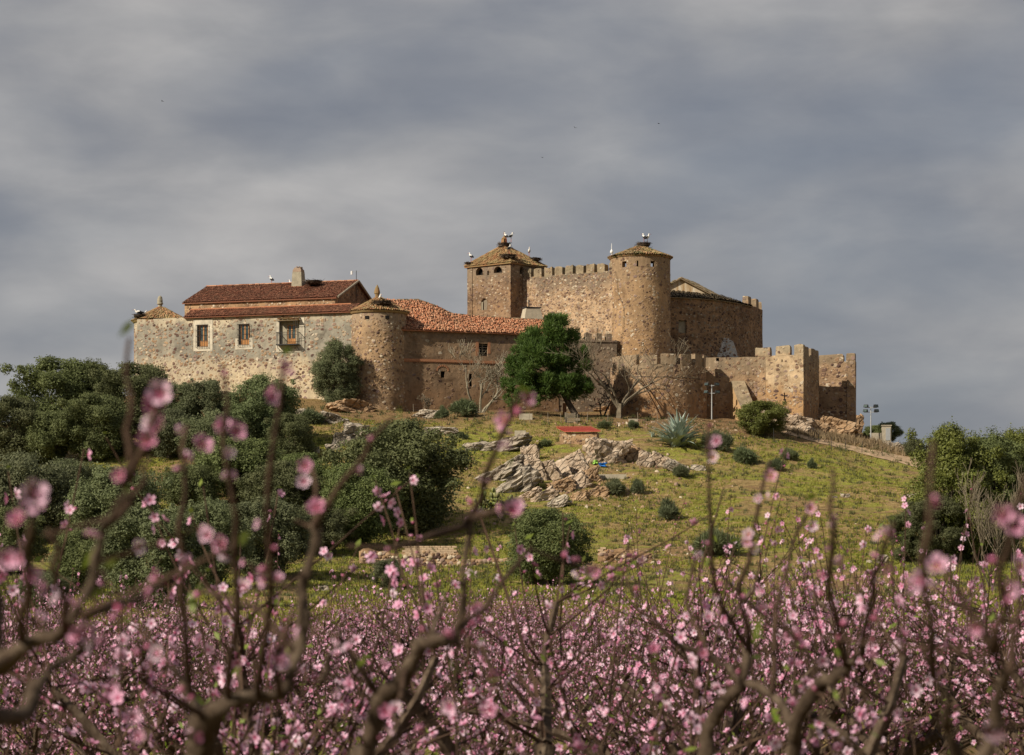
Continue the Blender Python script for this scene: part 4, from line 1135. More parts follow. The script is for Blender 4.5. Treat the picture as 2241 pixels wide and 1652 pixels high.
S0, S1 = XY(1530, 262.6), XY(1664, 261.6); ZS = 25.2
th = Thing('link_wall', ((S0.x + S1.x) / 2, (S0.y + S1.y) / 2, 18), 'plain-topped wall with sloping buttress between round bastion and square tower', 'wall')
hs = [hole(1566, 1573, 783, 790, S0, S1)]
wl = th.part('wall', wall(S0, S1, 14, ZS, 1.1, hs, .5, seed=17, ragged=.1), MATS['wall_barbican'])
scatter_stones(th, wl, plane_samples((*S0, 0), (*S1, 0), 18.5, ZS, .5, .1, .34, hs, 81, .8), 'stones', 90)
mb = MB(); wbox(mb, S0, S1, hs[0][0], hs[0][1], hs[0][2], hs[0][3], -.7, -.5); th.part('opening', mb, MATS['dark_void'], wl)
mb = MB(); a, n2 = on_wall(1597, 833, S0, S1), facing(S0, S1)[2]; o_, u_, _ = facing(S0, S1); s0 = a[0]; wdt = 1.55; run = Vector((1.55, -4.6))
t0 = o_ + u_ * s0; t1 = o_ + u_ * (s0 + wdt); zt = a[1]; zb = 17.2
b0, b1 = t0 + run, t1 + run
V = [(*t0, zt), (*t1, zt), (*b1, zb), (*b0, zb), (*t0, zb), (*t1, zb)]
mb.add(V, [(3, 2, 1, 0)], m=1); mb.add(V, [(0, 4, 3), (1, 2, 5)]); mb.jitter(.03, .8, 3)
th.part('buttress', mb, [MATS['ochre_render'], MATS['merlon_lichen']], label='smooth ochre ramp-like buttress with weathered stone top')

Q0, Q1, Q2 = XY(1657, 260.3), XY(1757, 258.4), XY(1791.5, 264.0); Q3 = Q0 + (Q2 - Q1); ZQ = 25.15
th = Thing('square_tower', ((Q0.x + Q2.x) / 2, (Q0.y + Q2.y) / 2, 17), 'square outer tower with three front merlons and cross-shaped arrow slit', 'tower')
hq = [hole(1715, 1717.6, 859, 877, Q0, Q1), hole(1709.5, 1712, 786, 792, Q0, Q1)]
wl = th.part('wall', wall(Q0, Q1, 13, ZQ, .9, hq, .4, seed=18), MATS['wall_square'])
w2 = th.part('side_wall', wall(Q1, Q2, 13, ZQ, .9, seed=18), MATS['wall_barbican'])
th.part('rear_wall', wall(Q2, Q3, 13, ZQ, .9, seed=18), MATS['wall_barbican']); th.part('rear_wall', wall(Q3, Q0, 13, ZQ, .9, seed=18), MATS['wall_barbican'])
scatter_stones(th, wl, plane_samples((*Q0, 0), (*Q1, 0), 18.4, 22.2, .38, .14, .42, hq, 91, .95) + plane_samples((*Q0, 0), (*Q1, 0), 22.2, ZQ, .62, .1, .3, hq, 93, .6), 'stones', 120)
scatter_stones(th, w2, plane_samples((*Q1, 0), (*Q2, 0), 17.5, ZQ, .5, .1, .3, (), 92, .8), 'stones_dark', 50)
mb = MB()
for h in hq: wbox(mb, Q0, Q1, h[0] - .02, h[1] + .02, h[2], h[3], -.5, -.38)
h = hq[0]; zc = h[2] + (h[3] - h[2]) * .62; wbox(mb, Q0, Q1, h[0] - .28, h[1] + .28, zc - .05, zc + .05, -.02, .008); wbox(mb, Q0, Q1, h[0] - .1, h[1] + .1, h[2] - .1, h[2] + .18, -.02, .008)
th.part('arrow_slit', mb, MATS['dark_void'], wl)
o_, u_, n_ = facing(Q0, Q1)
for i, (a, b, z) in enumerate(((1652, 1684, 26.1), (1697, 1728, 26.2), (1737, 1757, 26.3))):
    s0, s1 = on_wall(a, 770, Q0, Q1)[0], on_wall(b, 770, Q0, Q1)[0]; th.part('merlon', merlon_box(o_ + u_ * ((s0 + s1) / 2), u_, s1 - s0, .75, ZQ - .06, z - ZQ, 70 + i), MATS['wall_square'])
d = (Q2 - Q1); ud = d.normalized()
for i, (f0, f1) in enumerate(((.02, .36), (.5, .98))): q = Q1 + d * ((f0 + f1) / 2); th.part('merlon', merlon_box(q, ud, d.length * (f1 - f0), .75, ZQ - .06, 1.0, 75 + i), MATS['wall_barbican'])

R0_, R1_ = XY(1782, 267.4), XY(1870.5, 266.2); R2_ = R1_ + Vector((.55, 5.0)); ZF = 25.15
th = Thing('outer_tower', ((R0_.x + R1_.x) / 2, R0_.y, 16), 'rightmost battlemented tower of coarse rubble at the castle edge', 'tower')
wl = th.part('wall', wall(R0_, R1_, 12, ZF, .9, seed=19, jit=.08), MATS['wall_far']); th.part('side_wall', wall(R1_, R2_, 12, ZF, .9, seed=19), MATS['wall_far'])
scatter_stones(th, wl, plane_samples((*R0_, 0), (*R1_, 0), 17, ZF, .42, .16, .5, (), 95, .95), 'stones', 160)
o_, u_, n_ = facing(R0_, R1_)
for i, (a, b, z) in enumerate(((1791, 1845, 26.0), (1851, 1870, 26.1))):
    s0, s1 = on_wall(a, 780, R0_, R1_)[0], on_wall(b, 780, R0_, R1_)[0]; th.part('merlon', merlon_box(o_ + u_ * ((s0 + s1) / 2), u_, s1 - s0, .8, ZF - .06, z - ZF, 80 + i), MATS['wall_far'])

# ------------------------------------------------------------------ vegetation generators
def leaves(P, N, size, rng, quad=True, flat=.35, long=1.6):
    """many small leaf faces at P facing roughly N"""
    n = len(P); N = N + rng.normal(0, .55, (n, 3)); N /= np.linalg.norm(N, axis=1)[:, None] + 1e-9
    A = np.cross(N, rng.normal(0, 1, (n, 3))); A /= np.linalg.norm(A, axis=1)[:, None] + 1e-9; B = np.cross(N, A)
    s = (size * rng.uniform(.6, 1.35, n))[:, None]; A = A * s * long * .5; B = B * s * .5
    V = np.stack([P - A, P - B * .9 + A * .1, P + A, P + B * .9 + A * .1], 1).reshape(-1, 3)
    F = np.arange(n * 4).reshape(n, 4)
    return V, F


def crown_mesh(name, clumps, per_m2, size, mat, seed, long=1.6, spiky=False):
    rng = np.random.default_rng(seed); PP = []; NN = []; RR = []
    for c, r in clumps:
        c = np.array(c); n = int(per_m2 * 4 * math.pi * r * r); d = rng.normal(0, 1, (n, 3)); d[:, 2] += .15; d /= np.linalg.norm(d, axis=1)[:, None]
        rad = r * np.where(rng.random(n) < .75, rng.uniform(.72, 1.08, n), rng.uniform(.25, .8, n))
        lump = 1 + .28 * np.sin(d[:, 0] * 7 + c[0] * 5) * np.sin(d[:, 1] * 6 + c[1] * 3) + .2 * np.sin(d[:, 2] * 8 + c[2])
        PP.append(c + d * (rad * lump)[:, None]); NN.append(d + np.array([0, 0, .35])); RR.append(np.clip(rng.normal(.5, .14, n) + .22 * (rng.random() - .5), 0, 1))
    P = np.concatenate(PP); N = np.concatenate(NN)
    if spiky:
        n = len(P); D = N / np.linalg.norm(N, axis=1)[:, None] + rng.normal(0, .45, (n, 3)) + np.array([0, 0, .45]); D /= np.linalg.norm(D, axis=1)[:, None]
        X = np.cross(D, rng.normal(0, 1, (n, 3))); X /= np.linalg.norm(X, axis=1)[:, None]; s = (size * rng.uniform(.7, 1.4, n))[:, None]
        V = np.stack([P - X * s * .16, P + X * s * .16, P + D * s * long], 1).reshape(-1, 3); F = np.arange(n * 3).reshape(n, 3)
    else: V, F = leaves(P, N, size, rng, long=long)
    return np_mesh(name, V, F, MATS[mat], rnd=np.concatenate(RR))


def crown_clumps(rng, w, h, n, rmin, rmax, z0, inner=.35, shape=2.0):
    C = []
    for i in range(n):
        a = rng.uniform(0, 2 * math.pi); t = rng.random(); el = (t * 2 - 1)
        q = (1 - abs(el) ** shape) ** .5; f = rng.uniform(inner, 1.0) ** .6; r = rng.uniform(rmin, rmax)
        C.append(((w / 2 - r * .8) * q * f * math.cos(a), (w / 2 - r * .8) * q * f * math.sin(a), z0 + h / 2 + el * (h / 2 - r * .75)), ) if False else C.append((((w / 2 - r * .8) * q * f * math.cos(a), (w / 2 - r * .8) * q * f * math.sin(a), z0 + h / 2 + el * (h / 2 - r * .75)), r))
    return C


def limbs(mb, clumps, rng, base, th_, r0, n):
    top = Vector((0, 0, th_)); mb.tube([Vector(base), Vector((rng.uniform(-.05, .05), 0, th_ * .5)), top], [r0 * 1.35, r0, r0 * .85], 8)
    for c, r in sorted(clumps, key=lambda q: -q[1])[:n]:
        c = Vector(c); m = top.lerp(c, .5) + Vector((rng.uniform(-.25, .25), rng.uniform(-.25, .25), rng.uniform(-.1, .25)))
        mb.tube([top - Vector((0, 0, .1)), m, c], [r0 * .5, r0 * .3, r0 * .1], 5)
    return mb


TREEV = []      # (crown, trunk, height over width, leaf kind)
for i, (hw_, mat) in enumerate(((3.1, 'leaf_oak'), (4.4, 'leaf_oak'), (6.0, 'leaf_oak'), (3.1, 'leaf_olive'), (4.4, 'leaf_olive'), (6.0, 'leaf_olive'), (4.0, 'leaf_green'), (6.6, 'leaf_green'))):
    rng = random.Random(100 + i); cl = crown_clumps(rng, 5.0, hw_, 46 + int(hw_ * 3), .30, .78, .05, .25, 2.3)
    for _ in range(9): a = rng.uniform(0, 6.28); q = rng.uniform(1.5, 2.5); cl.append(((q * math.cos(a), q * math.sin(a), rng.uniform(.25, .95) * hw_), rng.uniform(.16, .34)))
    TREEV.append((crown_mesh('crown', cl, 270, .068, mat, i), limbs(MB(), cl, rng, (0, 0, -.6), hw_ * .22, .2, 16).mesh('trunk', MATS['bark_grey' if i % 2 else 'bark_dark']), hw_ / 4.5, mat))
BUSHV = []
for i in range(6):
    rng = random.Random(200 + i); cl = []
    for k in range(15): a = rng.uniform(0, 6.28); q = rng.random() ** .7 * .8; cl.append(((q * math.cos(a), q * math.sin(a) * .8, rng.uniform(.15, .5) + (1 - q) * rng.uniform(.3, .75)), rng.uniform(.14, .36)))
    BUSHV.append((crown_mesh('foliage', cl, 330, .13, 'leaf_broom' if i % 3 else 'leaf_olive', 50 + i, 2.3, True), limbs(MB(), cl, rng, (0, 0, -.3), .2, .04, 10).mesh('stems', MATS['bark_dark'])))


def place_tree(name, px, top, bot, hw, v, label, cat, group=None, Y=None, lib=None, W0=4.3, H0=4.5, rot=None, base_row=None):
    """tree whose crown spans 2*hw by (bot-top) on the measuring grid, standing where its foot meets the ground"""
    lib = lib or TREEV; p = gp(px, base_row or bot) if Y is None else Vector((*XY(px, Y), g1(*XY(px, Y))))
    s = KK * p.y; w = 2 * hw * s; ztop = (HOR - top) * s; h = ztop - p.z
    t = bpy.data.objects.new(name, None); COL.objects.link(t); t.location = p; t.scale = (w / W0, w / W0, max(.3, h / H0)); t.rotation_euler = (0, 0, rot if rot is not None else R.uniform(0, 6.28))
    tagit(t, label, cat, group)
    if lib is TREEV:
        kind = 'leaf_green' if 'green' in label and 'grey-green' not in label else 'leaf_olive' if 'olive' in label else 'leaf_oak'
        q = min((x for x in TREEV if x[3] == kind), key=lambda x: abs(math.log(x[2] / (h / w)))); a, b = q[0], q[1]; t.scale = (w / W0, w / W0, h / (q[2] * 4.5))
    else: a, b = lib[v][:2]
    link('crown' if lib is TREEV else 'foliage', a, t); link('trunk' if lib is TREEV else 'stems', b, t)
    return t


TREES = [  # px, crown top, foot, half width, variant, label
    (130, 783, 955, 102, 0, 'dark holm oak topping the skyline left of the manor'),
    (30, 868, 1012, 78, 2, 'dark holm oak at the left edge below the skyline oak'),
    (205, 792, 940, 62, 4, 'rounded oak on the skyline against the sky beside the manor corner'),
    (302, 795, 955, 88, 5, 'broad dark oak covering the foot of the manor corner drum'),
    (212, 862, 1008, 82, 0, 'oak crown in front of the skyline oaks at left'),
    (450, 828, 955, 60, 3, 'grey-green olive under the first manor window'),
    (575, 820, 985, 76, 1, 'grey-green olive under the balcony window'),
    (118, 905, 1015, 72, 4, 'low oak above the pale boulders at far left'),
    (470, 905, 1015, 78, 6, 'twiggy olive with bare grey lower branches below the manor'),
    (370, 900, 1000, 62, 0, 'small dark oak between two olives below the manor'),
    (50, 1000, 1185, 112, 1, 'large olive on the left edge below the boulders'),
    (262, 1030, 1205, 112, 3, 'large grey-green olive right of the left-edge olive'),
    (525, 962, 1090, 112, 2, 'spreading dark oak left of the concrete slab'),
    (662, 992, 1125, 72, 5, 'upright dark oak beside the concrete slab'),
    (885, 922, 1165, 142, 5, 'largest dark round oak in the middle of the slope'),
    (775, 1015, 1195, 92, 0, 'dark oak leaning against the left of the largest oak'),
    (420, 1020, 1120, 70, 4, 'oak hidden behind tall blossom shoots at mid left'),
    (340, 1105, 1335, 118, 6, 'lowest big olive on the left above the orchard'),
    (580, 1085, 1270, 102, 1, 'grey olive low on the slope behind pink shoots'),
    (450, 1090, 1290, 90, 3, 'greyish olive between the two lowest olives'),
    (95, 1255, 1340, 62, 6, 'small olive low at the left edge above the blossom'),
    (1190, 1113, 1282, 92, 4, 'isolated round oak bush beside the ruined wall'),
    (2095, 932, 1228, 100, 7, 'tall bright green oak at right against the sky'),
    (2205, 942, 1215, 92, 7, 'green oak at the right edge behind bare saplings'),
    (2050, 1085, 1232, 62, 2, 'dark lower oak in front of the tall right oak'),
    (1985, 1118, 1232, 46, 0, 'small dark oak at the left foot of the right-hand trees'),
    (2150, 1090, 1225, 90, 6, 'greyish olive under the tall right oak'),
    (2160, 952, 1222, 96, 7, 'dark oak between the tall right oak and the right edge'),
    (737, 742, 888, 50, 3, 'upright olive growing against the manor wall by the round tower'),
    (1665, 878, 962, 56, 7, 'round yellow-green bush at the foot of the square tower'),
    (1945, 922, 962, 26, 3, 'small olive beside the right floodlight mast'),
    (1915, 932, 962, 30, 0, 'low dark bush behind the utility box on the right'),
    (2000, 962, 1000, 26, 4, 'small dark bush on the skyline end at right'),
    (395, 838, 960, 46, 1, 'pale olive at the base of the manor between oak and olive'),
    (640, 905, 1010, 52, 4, 'dark oak at the right end of the row below the manor'),
    (155, 1010, 1110, 70, 2, 'dark oak between the two large left olives'),
    (20, 1110, 1260, 70, 0, 'dark oak low on the left edge'),
    (180, 1160, 1300, 80, 4, 'dark rounded oak low at left behind blurred blossom'),
    (700, 1100, 1215, 66, 2, 'dark oak at the left end of the ruined walls'),
    (620, 1010, 1150, 84, 0, 'dense oak crown below the concrete slab'),
    (850, 1222, 1290, 38, 6, 'small olive bush in front of the longest ruined wall'),
]
for px, top, bot, hw, v, lab in TREES:
    place_tree('oak_tree' if 'oak' in lab else ('olive_tree' if 'olive' in lab else 'bush'), px, top, bot, hw, v, lab, 'tree' if 'bush' not in lab else 'bush', Y={737: 258.2, 1665: 251.0}.get(px))

BUSHES = [(1345, 1043, 1082, 27, 'dark broom bush right of the rocks, larger of a pair'), (1393, 1043, 1082, 19, 'dark broom bush right of the rocks, smaller of a pair'),
          (1457, 1091, 1135, 34, 'wide dark broom bush alone on the open slope'), (1490, 1012, 1044, 21, 'dark broom bush at the right tip of the rocks'),
          (1568, 937, 985, 34, 'dark broom bush right below the large agave'), (1628, 972, 1017, 29, 'broom bush below the yellow-green bush'),
          (1560, 1150, 1218, 56, 'wide twiggy broom at the right end of the low field wall'), (1018, 868, 912, 38, 'dense dark bush at the foot of the bare tree'),
          (968, 888, 917, 16, 'small dark bush left of the dense bush by the wing'), (1322, 916, 938, 14, 'small dark tuft bush behind the red-roofed shed'),
          (1385, 917, 937, 14, 'small dark tuft bush left of the agave'), (682, 890, 930, 30, 'dark bush on the bare rock below the manor'),
          (1724, 978, 1008, 20, 'small broom bush nearest the track'), (1700, 1000, 1030, 24, 'small broom bush below the one nearest the track'),
          (1776, 1002, 1026, 12, 'tiny dark bush alone below the track'), (1192, 957, 978, 13, 'tiny dark bush left of the shed rocks'),
          (1120, 1005, 1035, 18, 'dark tuft on top of the grey slab rocks'), (1790, 1315, 1350, 30, 'low broom bush half hidden by the right-hand blossom'), (640, 935, 960, 24, 'low dark bush on the rocks under the balcony olive'),
          (1120, 1085, 1118, 30, 'dark low bush under the grey slab rocks'), (1010, 945, 960, 14, 'tiny bush above the largest oak')]
for i, (px, top, bot, hw, lab) in enumerate(BUSHES):
    place_tree('broom_bush', px, top, bot, hw, i % 6, lab, 'bush', None, lib=BUSHV, W0=2.0, H0=1.55)

# ------------------------------------------------------------------ the pine
pb = gp(1260, 913); s = KK * pb.y
th = Thing('pine_tree', pb, 'bright green pine with leaning dark trunk in front of the castle', 'tree')
rng = random.Random(77); cl = []
for cx, cy, r in ((1190, 735, 46), (1225, 725, 40), (1150, 770, 36), (1245, 770, 40), (1180, 800, 50), (1225, 820, 46), (1140, 830, 34), (1265, 815, 30), (1155, 852, 34), (1205, 845, 42), (1262, 842, 32), (1122, 868, 20), (1280, 848, 20), (1180, 862, 24), (1130, 790, 24), (1270, 775, 18), (1110, 845, 16), (1205, 765, 44)):
    for k in range(6):
        q = W(cx + rng.uniform(-.7, .7) * r, cy + rng.uniform(-.7, .7) * r, pb.y + rng.uniform(-1, 1) * (2.9 - abs(cx - 1190) * .016)); cl.append((tuple(q - pb), rng.uniform(.22, .42) * r * s + .05))
th.mesh('crown', crown_mesh('crown', cl, 135, .26, 'leaf_pine', 5, 1.25, True))
mb = MB(); mb.tube([pb + Vector((.3, 0, -.5)), W(1254, 900, pb.y), W(1238, 872, pb.y), W(1215, 830, pb.y), W(1200, 770, pb.y)], [.42, .34, .30, .22, .1], 9)
for cx, cy in ((1150, 800), (1255, 830), (1170, 860), (1240, 770), (1130, 860), (1270, 850)): mb.tube([W(1215, 830, pb.y), W((1215 + cx) / 2, (820 + cy) / 2, pb.y + rng.uniform(-.6, .6)), W(cx, cy, pb.y + rng.uniform(-1, 1))], [.16, .1, .04], 5)
th.part('trunk', mb, MATS['bark_dark'])


# ------------------------------------------------------------------ leafless trees
def grow(mb, rng, p, d, ln, r, depth, spread=.5, up=.12, n=5, kids=(2, 3), wob=.18, rmin=.02):
    pts = [p]; rad = [r]; q = p.copy(); dd = d.copy(); seg = 4
    for i in range(seg):
        dd = (dd + Vector((rng.gauss(0, wob), rng.gauss(0, wob), rng.gauss(0, wob) + up * .5))).normalized(); q = q + dd * (ln / seg); pts.append(q.copy()); rad.append(max(rmin, r * (1 - .40 * (i + 1) / seg)))
    mb.tube(pts, rad, n if depth > 2 else 4 if depth > 1 else 3, cap=depth > 2)
    if depth <= 0: return
    for k in range(rng.randint(*kids) + (1 if depth < 3 else 0)):
        i = rng.randint(2, seg); t = Vector((rng.gauss(0, 1), rng.gauss(0, 1), rng.gauss(0, .6))).normalized()
        nd = (dd + t * spread * rng.uniform(.7, 1.5) + Vector((0, 0, up))).normalized()
        grow(mb, rng, pts[i], nd, ln * rng.uniform(.6, .85), rad[i] * rng.uniform(.55, .78), depth - 1, spread, up, n, kids, wob, rmin)


def bare(name, px, row, label, stems, mat, depth, seed, Y=None, **kw):
    p = gp(px, row) if Y is None else Vector((*XY(px, Y), g1(*XY(px, Y)))); t = Thing(name, p, label, 'tree'); rng = random.Random(seed); s = KK * p.y
    for k, (dx, dy, ln, r) in enumerate(stems):
        mb = MB(); d = Vector((dx, rng.uniform(-.15, .15), dy)).normalized(); grow(mb, rng, p + Vector((dx * .2, 0, -.25 if not (px == 1356 and k) else 1.1)), d, ln, r, depth if not (px == 1356 and k == 0) else 0, **kw); t.part('limb' if len(stems) > 1 else 'trunk', mb, MATS[mat])
    return t


bare('bare_tree', 1052, 884, 'forked leafless tree with pale branches before the plastered wing', [(-.85, 1.0, 3.4, .17), (.45, 1.0, 2.9, .21), (-.2, 1.0, 3.4, .15), (.9, .9, 2.6, .12)], 'bark_pale', 4, 4, Y=257.0, spread=.75, up=.10, rmin=.022, wob=.12)
bare('bare_tree', 1356, 912, 'leafless tree with thick short trunk before the round bastion', [(.02, 1.0, 1.8, .42), (-.9, 1.25, 3.6, .17), (.95, 1.2, 3.7, .17), (-.3, 1.3, 3.8, .15), (.4, 1.3, 3.8, .15)], 'bark_grey', 4, 9, Y=254, spread=.72, up=.10, rmin=.02, wob=.12)
bare('bare_tree', 1318, 905, 'dark leafless shrub tree behind the pine at right', [(.3, 1.0, 1.9, .12), (-.3, .9, 1.6, .1)], 'bark_dark', 5, 19, Y=257.5, spread=.75, up=.06)
bare('bare_sapling', 2170, 1330, 'tall leafless sapling clump in front of the right-hand oaks', [(-.28, 1, 3.0, .06), (-.05, 1, 3.4, .07), (.14, 1, 3.2, .06), (.3, 1, 2.6, .05), (-.45, 1, 2.2, .05)], 'bark_grey', 4, 21, Y=150, spread=.32, up=.16, rmin=.011)
bare('bare_sapling', 2235, 1330, 'leafless sapling at the right edge in front of the oaks', [(-.15, 1, 3.0, .06), (.1, 1, 3.4, .06)], 'bark_grey', 4, 22, Y=146, spread=.3, up=.16, rmin=.011)
bare('bare_shrub', 935, 902, 'thin leafless shrub at the foot of the plastered wing', [(-.3, 1, .9, .03), (.3, 1, .9, .03), (0, 1, 1.0, .03)], 'bark_grey', 4, 23, Y=257.8, spread=.6)


# ------------------------------------------------------------------ agave and prickly pear
def agave(px, row, hw, n, label, seed):
    p = gp(px, row); s = KK * p.y; Lf = hw * s * 1.12; t = Thing('agave', p, label, 'agave'); rng = random.Random(seed)
    lib = []
    for q in range(4):
        V = []; m = 7; bend = (.12, .35, .6, .25)[q]
        for i in range(m + 1):
            f = i / m; w = .062 * (1 - f ** 2.2) * (0.75 + .6 * math.sin(math.pi * min(1, f * 1.3))); x = f * math.cos(bend * f); z = f * .25 * (1 - f) - bend * f * f * .55
            V += [(x, -w, z + w * .45), (x, 0, z), (x, w, z + w * .45)]
        F = []
        for i in range(m):
            for k in (0, 1): F.append((3 * i + k, 3 * i + 3 + k, 3 * i + 4 + k, 3 * i + 1 + k))
        lib.append(np_mesh('leaf', np.array(V), np.array(F), MATS['leaf_agave'], rnd=np.full(len(F), (q + .5) / 4), smooth=True))
    for k in range(n):
        f = (k + .5) / n; az = k * 2.399 + rng.uniform(-.2, .2); el = math.radians(86 - 70 * f ** .9 + rng.uniform(-9, 9)); L = Lf * rng.uniform(.8, 1.12) * (1.0 - .12 * f)
        c = (rng.uniform(-.3, .3) * Lf * .5, rng.uniform(-.3, .3) * Lf * .3, rng.uniform(.0, .12))
        M_ = Matrix.Translation(c) @ Matrix.Rotation(az, 4, 'Z') @ Matrix.Rotation(-el, 4, 'Y') @ Matrix.Rotation(rng.uniform(-.3, .3), 4, 'X') @ Matrix.Scale(L, 4)
        t.mesh('leaf', lib[rng.randrange(4)], rot=M_)


agave(1482, 978, 72, 130, 'large blue-grey agave on the slope below the round bastion', 3)
agave(1428, 958, 17, 22, 'small agave left of the large agave', 5)
agave(1450, 968, 22, 26, 'mid-sized agave pup at the left foot of the large agave', 6)
p = gp(1075, 1118); t = Thing('prickly_pear', p, 'yellow-green prickly pear beside the largest oak', 'cactus'); rng = random.Random(8); s = KK * p.y
padV = []
for i in range(10): a = 2 * math.pi * i / 10; padV.append((math.cos(a) * .36, .07 * 0, .5 + math.sin(a) * .5))
padm = []
for q in range(3):
    mb = MB(); fr = [(x, -.06, z) for x, y, z in padV]; bk = [(x, .06, z) for x, y, z in padV]; mb.add([(0, -.1, .5)] + fr + bk + [(0, .1, .5)], [(0, 1 + i, 1 + (i + 1) % 10) for i in range(10)] + [(1 + i, 11 + i, 11 + (i + 1) % 10, 1 + (i + 1) % 10) for i in range(10)] + [(21, 11 + (i + 1) % 10, 11 + i) for i in range(10)], q / 2); padm.append(mb.mesh('pad', MATS['leaf_cactus'], smooth=True))
heads = [(Vector((rng.uniform(-1.3, 1.3), rng.uniform(-.5, .5), 0)), Vector((rng.uniform(-.3, .3), 0, 1)).normalized(), .5) for _ in range(9)]
for k in range(95):
    i = rng.randrange(len(heads)); b, d, z = heads[i]; L = rng.uniform(.34, .55); d2 = (d + Vector((rng.uniform(-.7, .7), rng.uniform(-.5, .5), .35))).normalized()
    if b.z > 2.9 or (b.z > 1.6 and rng.random() < .5): continue
    M_ = Matrix.Translation(b) @ d2.to_track_quat('Z', 'Y').to_matrix().to_4x4() @ Matrix.Rotation(rng.uniform(0, 3), 4, 'Z') @ Matrix.Scale(L, 4); t.mesh('pad', padm[rng.randrange(3)], rot=M_); heads.append((b + d2 * L * .92, d2, 0))

# ------------------------------------------------------------------ rocks
import bmesh


def rock_mesh(seed, sx, sy, sz, sub=3, rough=.33, layers=0.0):
    bm = bmesh.new(); bmesh.ops.create_icosphere(bm, subdivisions=sub, radius=.5); o = Vector((seed * 3.7, seed * 1.3, seed * 7.1))
    for v in bm.verts:
        p = v.co.copy(); n = p.normalized()
        q = Vector((max(-.36, min(.36, p.x)), max(-.36, min(.36, p.y)), max(-.34, min(.34, p.z)))) * 1.25
        d = mnoise.noise(p * 3.0 + o) * rough * .6 + mnoise.noise(p * 7 + o) * rough * .28 + mnoise.noise(p * 15 + o) * rough * .12
        if layers: d += layers * (abs(math.sin((p.z * 1.3 + p.x * .9 + mnoise.noise(p * 2 + o) * .2) * 14)) ** 4) * -.12
        q = q + n * d; v.co = Vector((q.x * sx, q.y * sy, q.z * sz))
    me = bpy.data.meshes.new('boulder'); bm.to_mesh(me); bm.free()
    return me


def boulder(px, row, w, h, label, mat='rock_pink', tilt=0.0, seed=None, deep=1.0, name='boulder', group=None, cat='rock', sub=3, layers=.6, ymin=88):
    """px,row = foot centre on the measuring grid, w/h = its outline there"""
    p = gp(px, row, ymin); s = KK * p.y; seed = seed if seed is not None else R.random() * 50
    me = rock_mesh(seed, w * s * (1.2 if abs(tilt) > .3 else 1.05), w * s * deep * .8, h * s * (1.12 if abs(tilt) > .3 else 1.3), sub, layers=layers); me.materials.append(MATS[mat])
    o = link(name, me, None, p + Vector((0, .12 * w * s, h * s * .24))); o.rotation_euler = (R.uniform(-.15, .15), tilt, R.uniform(-.4, .4)); return tagit(o, label, cat, group)


